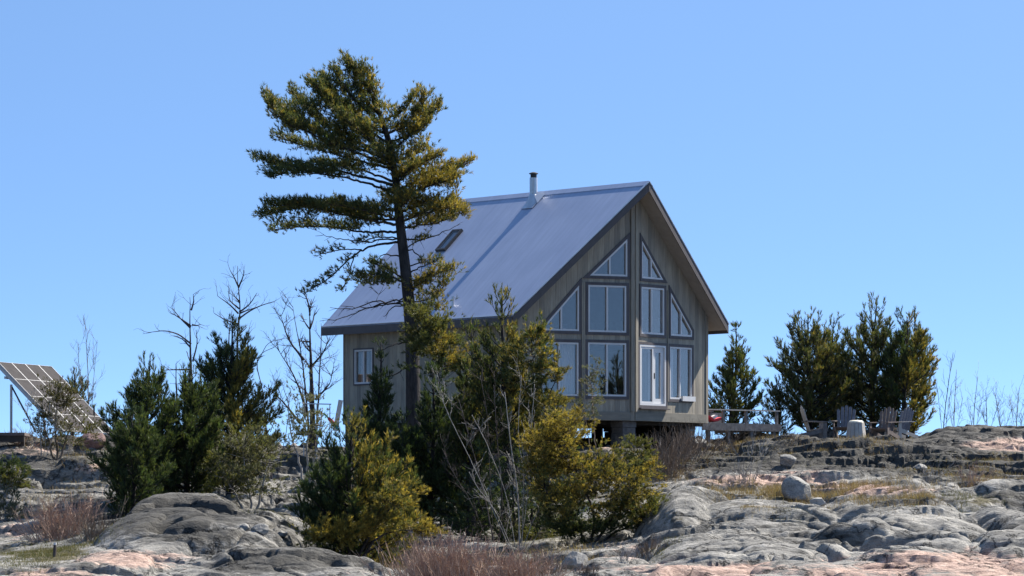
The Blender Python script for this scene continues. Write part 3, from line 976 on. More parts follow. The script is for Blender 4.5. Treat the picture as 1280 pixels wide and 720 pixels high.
# roof: two planes meeting in a ridge, pointed front overhang
def roof_plane(sgn):
    m = MB()
    R0, R1 = A(0, -UA, zr), A(0, RB, zr)
    E0, E1 = A(sgn * WE, UE, ze), A(sgn * WE, RB, ze)
    n = unit(np.cross(R1 - R0, E0 - R0)); n = n if n[2] > 0 else -n
    t = 0.035
    top = [R0, R1, E1, E0]
    bot = [p - A(0, 0, t / n[2]) for p in top]
    fs = [(0, 1, 2, 3), (7, 6, 5, 4), (0, 4, 5, 1), (1, 5, 6, 2), (2, 6, 7, 3), (3, 7, 4, 0)]
    fs = fs if sgn < 0 else [f_[::-1] for f_ in fs]
    m.add(top + bot, fs)
    o = m.build('roof', M['roof'], house)
    s = MB()                                      # boxed overhang: soffit just inside the fascias
    q0 = [p + A(0, 0, -t / n[2] - 0.003) for p in (R0 + A(0, .05, 0), R1 - A(0, .05, 0), E1 + A(-sgn * .05, -.05, slope * .05), E0 + A(-sgn * .05, .05, slope * .05))]
    q1 = [p - A(0, 0, 0.20) for p in q0]
    s.add(q0 + q1, fs)
    s.build('soffit', M['soffit'], o)
    fa = MB()
    d = A(0, 0, -0.04)
    for p, q in ((R0, E0), (E0, E1), (E1, R1)):
        h_ = 0.27
        w = A(0, -0.03, 0) if q is E0 else (A(0, 0.03, 0) if p is E1 else A(sgn * 0.03, 0, 0))
        a, b = p + d * 1.2, q + d * 1.2
        vs = [a, b, b - A(0, 0, h_), a - A(0, 0, h_)]
        vs += [v_ + w for v_ in vs]
        fa.add(vs, [(0, 1, 2, 3), (7, 6, 5, 4), (0, 4, 5, 1), (1, 5, 6, 2), (2, 6, 7, 3), (3, 7, 4, 0)])
    fa.build('fascia', M['fascia'], o)
    dr = MB()                                     # thin bright drip edge along rake and eave
    for p, q in ((R0, E0), (E0, E1)):
        dr.beam(p + n * 0.012 + A(0, -.02, 0), q + n * 0.012 + A(0, -.02, 0), 0.06, 0.03, up=tuple(n))
    dr.build('drip_edge', M['steel'], o)
    return o, n
roofL, nL = roof_plane(-1)
roofR, nR = roof_plane(1)
rc = MB()
for sg in (-1, 1):
    n_ = nL if sg < 0 else nR
    a, b = A(0, -UA - 0.02, zr + 0.035), A(0, RB + 0.02, zr + 0.035)
    dn = A(sg * 0.17, 0, -0.17 * slope)
    rc.add([a, b, b + dn, a + dn, a - A(0, 0, .03), b - A(0, 0, .03), b + dn - A(0, 0, .03), a + dn - A(0, 0, .03)],
           [(0, 1, 2, 3), (7, 6, 5, 4), (0, 4, 5, 1), (1, 5, 6, 2), (2, 6, 7, 3), (3, 7, 4, 0)])
rc.build('ridge_cap', M['roof'], roofL)

def roof_pt(px, py):
    """photo position -> house-local point on the left roof plane"""
    o = HO + A(0, 0, ZR)
    n = HV * nL[0] + HB * nL[1] + A(0, 0, nL[2])
    d = A((px - 640) / F, 1, (HOR - py) / F)
    q = d * (o.dot(n) / d.dot(n)) - HO
    return A(q.dot(HV), q.dot(HB), q[2] - GZ0)

# chimney pipe with storm collar, boot flashing and cap
cp = roof_pt(667, 252)
ch = MB()
top_z = cp[2] + 0.97
ch.lathe([(0.14, cp[2] - 0.3), (0.14, top_z - 0.14)], (cp[0], cp[1], 0), 20)
chim = ch.build('chimney', M['steel'], house, smooth=False)
ca = MB()
ca.lathe([(0.11, top_z - 0.14), (0.11, top_z - 0.02)], (cp[0], cp[1], 0), 16)
ca.lathe([(0.13, top_z - 0.02), (0.165, top_z + 0.0), (0.16, top_z + 0.02), (0.05, top_z + 0.06)], (cp[0], cp[1], 0), 20)
ca.build('chimney_cap', M['black'], chim)
fl_ = MB()
dn = unit(A(-1, 0, -slope)); sd = A(0, 1, 0)
k0 = cp + nL * 0.02
fl_.add([k0 + dn * a + sd * b + nL * c_ for c_ in (0, .02) for a, b in ((-.42, -.3), (-.42, .3), (.4, .3), (.4, -.3))],
        [(0, 1, 2, 3), (7, 6, 5, 4), (0, 4, 5, 1), (1, 5, 6, 2), (2, 6, 7, 3), (3, 7, 4, 0)])
fl_.lathe([(0.30, cp[2] - 0.22), (0.16, cp[2] + 0.22), (0.135, cp[2] + 0.26)], (cp[0], cp[1], 0), 18)
cr_ = A(cp[0] + .32, cp[1], cp[2] + .34)            # cricket that sheds snow above the pipe
fl_.add([k0 + dn * -.35 + sd * -.33, k0 + dn * .12 + sd * -.33, k0 + dn * -.2 + sd * 0 + nL * .30, k0 + dn * -.35 + sd * .33, k0 + dn * .12 + sd * .33],
        [(0, 1, 2), (4, 3, 2), (1, 4, 2), (3, 0, 2), (0, 3, 4, 1)])
fl_.build('flashing', M['steel'], chim)
# skylight
sp_ = [roof_pt(*p) for p in ((548, 313), (556, 313), (577, 290.5), (568, 290.5))]
sc = sum(sp_) / 4
ulen = 0.55; wlen = 0.27
sk = MB()
hs = (A(0, 1, 0), unit(A(-1, 0, -slope)))
fr_s = (sc + nL * 0.0, hs[0] * -1, -hs[1], nL)
sq = [(-wlen, -ulen), (wlen, -ulen), (wlen, ulen), (-wlen, ulen)]
sk.ring(sq, offset(sq, -0.07), fr_s, -0.02, 0.10)
sko = sk.build('skylight', M['black'], house)
g = MB(); g.prism(offset(sq, -0.065), fr_s, 0.05, 0.085); g.build('pane', M['glass'], sko)
vp = roof_pt(566, 383)
v_ = MB(); v_.lathe([(0.05, vp[2] - .1), (0.05, vp[2] + .34), (0.035, vp[2] + .34)], (vp[0], vp[1], 0), 10); v_.build('vent_pipe', M['steel'], house)

# floor, joists, piers
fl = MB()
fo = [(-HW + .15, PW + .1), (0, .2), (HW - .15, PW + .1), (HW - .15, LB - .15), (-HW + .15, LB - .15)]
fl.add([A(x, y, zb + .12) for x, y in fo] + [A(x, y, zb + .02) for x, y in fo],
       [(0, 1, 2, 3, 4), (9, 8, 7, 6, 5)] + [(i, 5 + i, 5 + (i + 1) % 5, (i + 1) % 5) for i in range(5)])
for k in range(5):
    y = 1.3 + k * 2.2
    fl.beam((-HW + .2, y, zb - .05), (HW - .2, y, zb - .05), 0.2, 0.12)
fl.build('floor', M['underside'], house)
def pier(x, y, w=0.62, mat='block'):
    wx = HO + HV * x + HB * y
    g0 = gz(wx[0], wx[1]) - GZ0 - 0.15
    b = MB(); n_ = max(2, int((zb - g0) / 0.2))
    hgt = (zb - .01 - g0) / n_
    for k in range(n_):
        e = 0.012 * ((k * 7) % 3)
        b.box((x - w / 2 + e, y - w / 2 + e, g0 + k * hgt), (x + w / 2 - e, y + w / 2 - e, g0 + (k + 1) * hgt - .008))
    b.build('pier', M[mat], house)
pier(-0.05, 0.50)
for x, y in ((-HW + .5, PW + .55), (HW - .5, PW + .55), (-HW + .5, 5.5), (HW - .5, 5.5), (0, 5.5), (-HW + .5, LB - .6), (0, LB - .6), (HW - .5, LB - .6)):
    pier(x, y, 0.45)
# boarded crawl space: light comes through three gaps on the far side
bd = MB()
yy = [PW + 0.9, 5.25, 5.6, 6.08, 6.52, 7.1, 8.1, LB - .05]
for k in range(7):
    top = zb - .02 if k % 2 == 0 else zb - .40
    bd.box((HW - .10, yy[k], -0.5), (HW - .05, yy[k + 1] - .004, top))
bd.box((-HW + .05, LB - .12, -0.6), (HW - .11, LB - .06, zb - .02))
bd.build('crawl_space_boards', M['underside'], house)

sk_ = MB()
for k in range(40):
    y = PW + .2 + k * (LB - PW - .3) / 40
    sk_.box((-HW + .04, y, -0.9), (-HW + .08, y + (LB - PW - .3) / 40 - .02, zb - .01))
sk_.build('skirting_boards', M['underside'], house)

# ------------------------------------------------------------------ deck on the right of the house
dk0 = HO + HV * (HW + 0.02) + HB * 1.35
deck = thing('low_deck', 'low grey wooden deck with a bench rail beside the right house corner', 'deck', (dk0[0], dk0[1], ZB - 0.1), TH)
DL, DW = 3.75, 3.4
b = MB()
for k in range(24):
    y0 = k * DW / 24
    b.box((0, y0, 0.10), (DL, y0 + DW / 24 - .012, 0.135))
b.build('deck_boards', M['greywood'], deck)
b = MB(); b.box((0, -.045, -.13), (DL, -.002, .13)); b.box((DL + .002, -.045, -.13), (DL + .045, DW, .13)); b.build('rim_board', M['greywood'], deck)
for x in (0.35, 1.3, 2.4, 3.5):
    p = HO + HV * (HW + x) + HB * 1.45
    b = MB(); b.box((x - .06, .0, gz(p[0], p[1]) - ZB), (x + .06, .12, .098)); b.build('post', M['greywood'], deck)
for x0, x1 in ((0.75, 1.35), (1.75, 2.15), (2.65, 3.3)):
    b = MB(); b.box((x0, DW - .9, .14), (x1, DW - .86, .58)); b.build('rail_panel', M['greywood'], deck)
b = MB(); b.box((0, .02, .585), (DL + .05, .16, .625)); b.build('top_rail', M['palewood'], deck)
for x in (0.08, 1.1, 2.2, DL - .06):
    b = MB(); b.box((x - .045, .05, .137), (x + .045, .13, .583)); b.build('rail_post', M['greywood'], deck)

bp = HO + HV * (HW + 0.85) + HB * 2.6
bench = thing('wooden_bench', 'weathered bench with a plank back on the deck behind the rail', 'bench', (bp[0], bp[1], ZB + .04), TH)
b = MB(); b.box((-.7, -.2, .42), (.7, .2, .46)); b.build('seat', M['greywood'], bench)
b = MB(); b.box((-.7, .2, .62), (.7, .24, .78)); b.build('backrest', M['greywood'], bench)
for sx in (-.6, .6):
    b = MB(); b.box((sx - .04, -.17, 0), (sx + .04, -.1, .42)); b.build('leg', M['greywood'], bench)
    b = MB(); b.box((sx - .04, .13, 0), (sx + .04, .198, .74)); b.build('leg', M['greywood'], bench)

def pillow(mb, c, sx, sy, sz_, tilt):
    R = np.array([[math.cos(tilt), 0, -math.sin(tilt)], [0, 1, 0], [math.sin(tilt), 0, math.cos(tilt)]])
    n, m_ = 12, 8
    vs, fs = [], []
    for j in range(m_ + 1):
        a = -math.pi / 2 + math.pi * j / m_
        for i in range(n):
            t = 2 * math.pi * i / n
            ce = lambda q: math.copysign(abs(q) ** 0.45, q)
            p = A(sx * ce(math.cos(t)) * math.cos(a) ** .6, sy * ce(math.sin(t)) * math.cos(a) ** .6, sz_ * math.sin(a))
            vs.append(A(*c) + R @ p)
    for j in range(m_):
        for i in range(n):
            fs.append((j * n + i, j * n + (i + 1) % n, (j + 1) * n + (i + 1) % n, (j + 1) * n + i))
    mb.add(vs, fs)
cp_ = HO + HV * (HW + 0.75) + HB * 1.62
cu = thing('deck_cushions', 'red and white cushions dropped on the deck behind the low rail', 'cushion', (cp_[0], cp_[1], ZB + .04), TH)
b = MB(); pillow(b, (-.16, 0, .16), .2, .2, .06, -.5); b.build('cushion', M['red'], cu, True)
b = MB(); pillow(b, (.22, .05, .12), .24, .2, .06, .25); b.build('cushion', M['red'], cu, True)
b = MB(); pillow(b, (.02, -.05, .20), .13, .16, .045, .55); b.build('cushion', M['cloth_white'], cu, True)

# ------------------------------------------------------------------ Adirondack chairs and the slatted tub
def adirondack(label, px, py, Y, rotz, seat='greywood', back='greywood', scale=1.0):
    p = P(px, py, Y)
    g0 = min(p[2], gz(p[0], p[1]) + 0.25)
    t = thing('garden_chair', label, 'chair', (p[0], p[1], max(p[2], gz(p[0], p[1]) + .02)), rotz, 'slatted wooden lounge chairs on the rock')
    t.scale = (scale,) * 3
    # faces local -y
    for k in range(5):
        b = MB(); x = (k - 2) * 0.115
        hgt = 0.86 - 0.05 * abs(k - 2) ** 1.5
        y0, z0 = .20, .26
        dy, dz = 0.30, 0.95
        u = unit(A(0, dy, dz))
        a = A(x, y0, z0); e = a + u * hgt
        w = A(.052, 0, 0); n_ = unit(np.cross(u, A(1, 0, 0))) * .012
        fan = A(x * 0.16, 0, 0)
        tip = [e + fan - w, e + fan - w * .5 + u * .035, e + fan + w * .5 + u * .035, e + fan + w]
        poly = [a - w, a + w, tip[3], tip[2], tip[1], tip[0]]
        vs = [q + n_ for q in poly] + [q - n_ for q in poly]
        b.add(vs, [tuple(range(6)), tuple(range(11, 5, -1))] + [(i, 6 + i, 6 + (i + 1) % 6, (i + 1) % 6) for i in range(6)])
        b.build('back_slat', M[back], t)
    for k in range(6):
        b = MB(); y = -.34 + k * .095; z = .36 - (y + .34) * .2
        b.beam((-.29, y, z), (.29, y, z), .085, .022); b.build('seat_slat', M[seat], t)
    for sx in (-1, 1):
        b = MB(); b.beam((sx * .30, -.40, .31), (sx * .30, .62, .045), .03, .13); b.build('rear_leg', M[seat], t)
        b = MB(); b.box((sx * .335 - .02, -.37, 0), (sx * .335 + .02, -.23, .545)); b.build('front_leg', M[seat], t)
        b = MB(); b.beam((sx * .35, -.45, .56), (sx * .33, .36, .59), .14, .025); b.build('armrest', M[seat], t)
    b = MB(); b.beam((-.33, .35, .565), (.33, .35, .565), .05, .025); b.build('back_rail', M[seat], t)
    return t
R_ = math.radians
adirondack('grey slatted lounge chair in profile, facing right towards the others', 1018, 548, 143.5, R_(97), 'greywood', 'palewood', 1.04)
adirondack('blue-grey slatted lounge chair facing the lake, behind the wooden tub', 1056, 549.5, 144.5, R_(-12), 'brownwood', 'bluewood', 1.06)
adirondack('brown slatted lounge chair with its back to the dark pines, just right of the tub', 1104, 549, 144.0, R_(-32), 'brownwood', 'brownwood', 1.04)
adirondack('rightmost lounge chair, blue-grey back turned to the golden pine', 1124, 548, 145.2, R_(-50), 'palewood', 'bluewood', 1.02)
tp = P(1070, 549.5, 142.6)
tp[2] = max(tp[2] + .04, gz(tp[0], tp[1]) + .06)
tub = thing('slatted_side_table', 'pale slatted wooden tub table with a cream lid between the lounge chairs', 'table', tp)
for k in range(14):
    a0, a1 = 2 * math.pi * k / 14 + .02, 2 * math.pi * (k + 1) / 14 - .02
    b = MB()
    vs = [A(r * math.cos(a), r * math.sin(a), z) for r0, z in ((.37, -.06), (.29, .56)) for r in (r0, r0 - .03) for a in (a0, a1)]
    b.add(vs, [(0, 1, 5, 4), (2, 6, 7, 3), (0, 4, 6, 2), (1, 3, 7, 5), (4, 5, 7, 6), (0, 2, 3, 1)])
    b.build('stave', M['palewood'], tub)
b = MB(); b.lathe([(.262, .52), (.27, .575), (.22, .625), (.10, .645)], (0.0, 0, 0), 20); b.build('lid', M['cream'], tub, True)

# ------------------------------------------------------------------ solar array at the left edge
E0 = P(-3, 452.5, 143.0)
e = unit(A(1.42, 4.1, 0)); dsl = unit(A(.943 * .73, -.33 * .73, -.70))
nn = unit(np.cross(dsl, e)); nn = nn if nn[2] > 0 else -nn
sol = thing('solar_array', 'tilted solar panel array on steel legs at the left edge', 'solar panel', (E0[0] + 1.5, E0[1] + 1.0, gz(E0[0] + 1.5, E0[1] + 1.0)))
O_ = E0 - A(*sol.location)
EW, DLN = 4.35, 3.55
ncol, nrow = 4, 4
for i in range(ncol):
    for j in range(nrow):
        b = MB()
        a0, a1 = EW * i / ncol + .0, EW * (i + 1) / ncol
        d0, d1 = DLN * j / nrow, DLN * (j + 1) / nrow
        fr_ = (O_, e, dsl, nn)
        q = [(a0 + .004, d0 + .004), (a1 - .004, d0 + .004), (a1 - .004, d1 - .004), (a0 + .004, d1 - .004)]
        q2 = [(a0 + .03, d0 + .012), (a1 - .03, d0 + .012), (a1 - .03, d1 - .012), (a0 + .03, d1 - .012)]
        b.ring(q, q2, fr_, -.03, .02)
        po = b.build('panel_frame', M['alu'], sol)
        g = MB(); g.prism(q2, fr_, -.012, .008); g.build('solar_module', M['solar'], po)
b = MB()
for a in (0.06, EW - .3):
    b.beam(O_ + e * a + nn * -.09, O_ + e * a + dsl * DLN + nn * -.09, .10, .10)
for d in (.6, 2.6):
    b.beam(O_ + dsl * d + nn * -.19, O_ + dsl * d + e * EW + nn * -.19, .09, .09)
b.build('rack', M['alu'], sol)
for a in (0.1, EW - .2):
    for d in (.9, 2.7):
        tp_ = O_ + e * a + dsl * d + nn * -.24
        gw = gz(tp_[0] + sol.location[0], tp_[1] + sol.location[1]) - sol.location[2]
        b = MB(); b.tube([tp_, A(tp_[0], tp_[1], min(gw, tp_[2] - .1) - .1)], .045, 8); b.build('leg', M['alu'], sol)
    tp_ = O_ + e * a + dsl * .9 + nn * -.26; ft = O_ + e * a + dsl * 2.0 + A(0, 0, -1.1)
    b = MB(); b.tube([tp_, ft], .03, 6); b.build('brace', M['black'], sol)

# platform edge by the array, thin pipe rails
pl = thing('wooden_platform', 'dark low wooden platform under the solar array at the left edge', 'platform', P(-4, 548, 139))
b = MB(); b.box((-1.2, 0, .1), (.95, 1.6, .2)); b.build('deck_boards', M['brownwood'], pl)
b = MB(); b.box((-1.2, .05, -.12), (.93, .15, .098)); b.build('rim_board', M['underside'], pl)
for x in (-.9, .8):
    b = MB(); b.box((x, .16, -.5), (x + .12, .3, .098)); b.build('post', M['underside'], pl)
g1 = P(133, 525, 146)
rl = thing('pipe_rail', 'thin dark rail on posts behind the left pines', 'railing', (g1[0], g1[1], gz(g1[0], g1[1])))
dz_ = g1[2] - rl.location[2]
b = MB(); b.tube([(-.9, 0, dz_), (.75, .1, dz_ - .02)], .03, 6); b.build('top_rail', M['black'], rl)
for x in (-.45, .35):
    b = MB(); b.tube([(x, .05, -.1), (x, .05, dz_ + (.5 if x < 0 else .1))], .032, 6); b.build('post', M['black'], rl)
g2 = P(396, 504.5, 140)
rl = thing('pipe_rail', 'thin white pipe rail on posts left of the house corner', 'railing', (g2[0], g2[1], gz(g2[0], g2[1])))
dz_ = g2[2] - rl.location[2]
b = MB(); b.tube([(-.5, 0, dz_), (.5, .05, dz_ - .02)], .022, 6); b.build('top_rail', M['white'], rl)
for x in (-.45, .0, .45):
    b = MB(); b.tube([(x, .02, -.1), (x, .02, dz_)], .018, 6); b.build('post', M['white'], rl)

# white board leaning at the house corner and a painted toy beside it
q0, q1 = P(419, 527, 130.5), P(426, 500, 130.5)
bo = thing('white_plank', 'white plank tilted up beside the left house corner', 'plank', q0)
b = MB(); b.beam((0, 0, -.3), tuple(q1 - q0), .15, .03, up=(0, 1, 0)); b.build('board', M['white'], bo)
pp = P(414, 526, 130.3)
pst = gz(pp[0], pp[1] + .1)
wg = thing('painted_whirligig', 'small red and teal painted whirligig under the white plank', 'garden ornament', (pp[0], pp[1], pst))
hz_ = pp[2] - pst
b = MB(); b.tube([(0, .03, -.1), (0, .03, hz_)], .014, 6); b.build('stake', M['greywood'], wg)
b = MB(); pillow(b, (0, 0, hz_), .15, .05, .06, -.75); b.build('body', M['red'], wg, True)
b = MB(); b.beam((.06, -.02, hz_ - .06), (.24, -.04, hz_ - .30), .07, .03, up=(0, 1, 0)); b.build('tail', M['teal'], wg)
b = MB(); b.beam((-.08, -.02, hz_ + .08), (-.24, -.02, hz_ + .24), .06, .02, up=(0, 1, 0)); b.build('wing', M['lime'], wg)

# short post in the grassy hollow
g3 = ground(68, 697)
po = thing('marker_post', 'short grey stake with a white top in the grassy hollow', 'post', g3)
b = MB(); b.tube([(0, 0, -.1), (.01, 0, .22), (.015, 0, .30)], [.045, .04, .035], 8); b.build('stake', M['deadbark'], po)
b = MB(); b.tube([(.015, 0, .302), (.017, 0, .36)], [.038, .034], 8); b.build('cap', M['white'], po)

# ------------------------------------------------------------------ boulders
def boulder(px, py, w, h, label, mat='boulder', seed=1, Y=None, under=0.0, name='boulder', deep=.8):
    """px, py: middle of the foot in the photo; w, h: size in photo pixels"""
    g = ground(px, py) if Y is None else gnd(px, Y)
    s = g[1] / F
    rx, rz = w * s / 2, h * s
    rng = np.random.default_rng(seed)
    n, m_ = 40, 24
    th = np.linspace(0, 2 * np.pi, n, endpoint=False); ph = np.linspace(-np.pi / 2, np.pi / 2, m_)
    T, Q = np.meshgrid(th, ph)
    D = np.stack([np.cos(T) * np.cos(Q), np.sin(T) * np.cos(Q), np.sin(Q)], -1)
    r = np.ones(T.shape)
    for k in range(16):                           # planes chip the ball into a faceted stone
        nd_ = unit(rng.normal(size=3)); c_ = rng.uniform(.58, .90)
        dd = D @ nd_
        r = np.minimum(r, np.where(dd > .05, c_ / np.maximum(dd, .05), 9))
    r = r + 0.05 * fbm(T * 1.6 + seed, Q * 2.2, seed, 3) * np.cos(Q)
    V = D * r[..., None]
    V = V / np.abs(V).max(axis=(0, 1))
    V = V * A(rx, rx * deep, rz * .60)
    if under:                                     # the lower front is hollowed out by frost
        V[..., 1] += np.where(V[..., 1] < 0, np.clip(rz * .22 - V[..., 2], 0, None) * under, 0)
    V[..., 2] = np.where(V[..., 2] < -rz * .36, -rz * .36 + (V[..., 2] + rz * .36) * .15, V[..., 2]) + rz * .36
    i = np.arange(n * m_).reshape(m_, n)
    Fc = np.stack([i[:-1], np.roll(i[:-1], -1, 1), np.roll(i[1:], -1, 1), i[1:]], -1).reshape(-1, 4)
    ob = raw_mesh(name, M[mat], V.reshape(-1, 3), Fc, smooth=True)
    ob.data.set_sharp_from_angle(angle=math.radians(16))
    ob.location = (g[0], g[1] + rx * .4, g[2] - rz * .07)
    return tag(ob, label, 'boulder')
boulder(996, 625, 38, 31, 'large rounded grey boulder perched alone on the slab in dry grass', seed=3)
boulder(984, 586, 24, 17, 'small brown-grey boulder above the pink ledge, behind the large round one', seed=5)
boulder(116, 562, 32, 22, 'dark reddish boulder on the pink ledge below the solar array', 'pinkboulder', 8)
boulder(718, 711, 36, 24, 'squarish grey boulder at the edge of the brush, front centre', 'boulder', 11)
boulder(628, 724, 58, 18, 'broad pale boulder half out of the reddish brush at the bottom edge', 'paleboulder', 14)
boulder(696, 714, 12, 8, 'little white stone left of the squarish grey boulder', 'paleboulder', 15)
boulder(1024, 634, 24, 12, 'pale flat stone leaning right below the large rounded boulder', 'paleboulder', 17)
boulder(326, 668, 26, 15, 'pale broken stone on top of the dark left slab', 'boulder', 23)
boulder(352, 672, 16, 10, 'small grey stone beside the front pine on the left slab', 'boulder', 24)
boulder(306, 664, 14, 9, 'small dark stone left of the pale broken one on the left slab', 'boulder', 25)
boulder(868, 560, 34, 14, 'low grey boulder in front of the right house corner', 'boulder', 29)
boulder(1150, 592, 20, 10, 'dark stone among dry grass on the right slope', 'boulder', 35)
boulder(150, 592, 16, 10, 'grey stone on the left ledge beside the dark pines', 'boulder', 37)


# ------------------------------------------------------------------ vegetation tools
def tufts(rng, pts, dirs, cols, n=10, ln=0.10, wd=0.012, spread=0.75, shoot=0.08):
    """bunches of narrow needle blades"""
    N = len(pts)
    p = np.repeat(pts, n, 0); d = np.repeat(unit(dirs), n, 0); c = np.repeat(cols, n, 0)
    K = N * n
    r = unit(rng.normal(size=(K, 3)))
    nd_ = unit(d + r * spread * rng.uniform(.5, 1.2, (K, 1)))
    base = p + d * rng.uniform(0, shoot, (K, 1))
    L = ln * rng.uniform(.7, 1.25, (K, 1))
    side = unit(np.cross(nd_, rng.normal(size=(K, 3)))) * (wd * rng.uniform(.7, 1.3, (K, 1)) / 2)
    V = np.stack([base - side, base + side, base + nd_ * L], 1).reshape(-1, 3)
    Fc = np.arange(K * 3).reshape(-1, 3)
    c = c * rng.uniform(.72, 1.3, (K, 1))
    C = np.repeat(c, 3, 0)
    return V, Fc, C

def pick_cols(rng, N, pal, jit=0.2):
    pal = np.array(pal, float)
    k = rng.integers(0, len(pal), N)
    return pal[k] * rng.uniform(1 - jit, 1 + jit, (N, 1))

class Limbs:
    def __init__(self):
        self.mb = MB()
    def add(self, pts, r0, r1, n=6, power=1.0):
        m = len(pts)
        t = np.linspace(0, 1, m) ** power
        self.mb.tube(pts, list(r0 + (r1 - r0) * t), n, cap=True)

def resample(pts, step):
    pts = np.asarray(pts, float)
    # gentle Catmull-Rom through the given points
    P_ = np.vstack([2 * pts[0] - pts[1], pts, 2 * pts[-1] - pts[-2]])
    out = []
    for i in range(1, len(P_) - 2):
        k = max(2, int(np.linalg.norm(P_[i + 1] - P_[i]) / step))
        t = np.linspace(0, 1, k, endpoint=False)[:, None]
        a, b, c, d = P_[i - 1], P_[i], P_[i + 1], P_[i + 2]
        out.append(0.5 * ((2 * b) + (c - a) * t + (2 * a - 5 * b + 4 * c - d) * t ** 2 + (3 * b - a - 3 * c + d) * t ** 3))
    out.append(pts[-1:])
    return np.vstack(out)

def make_tree(name, label, cat, base, limbs, leaf, group=None, bark='bark', crown_name='crown'):
    t = thing(name, label, cat, base, 0, group)
    b = A(*base)
    mb = limbs.mb
    mb.v = [tuple(np.array(v) - b) for v in mb.v]
    mb.build('trunk', M[bark], t, smooth=True)
    if leaf is not None:
        V, Fc, C = leaf
        raw_mesh(crown_name, M['foliage'], V - b, Fc, {'Col': C}, parent=t)
    return t

DARK = [(.04, .062, .028), (.055, .08, .034), (.07, .09, .038)]
GREEN = [(.055, .082, .034), (.075, .098, .04), (.09, .105, .04)]
OLIVE = [(.12, .122, .044), (.15, .14, .048), (.10, .112, .044)]
GOLD = [(.28, .215, .055), (.35, .26, .065), (.22, .18, .05)]  # yellow needles; also stands in for sunlight on the pines' right flanks
DRAB = [(.09, .085, .045), (.11, .095, .05), (.075, .075, .04)]
GREY = [(.14, .145, .10), (.12, .125, .08), (.17, .16, .11)]

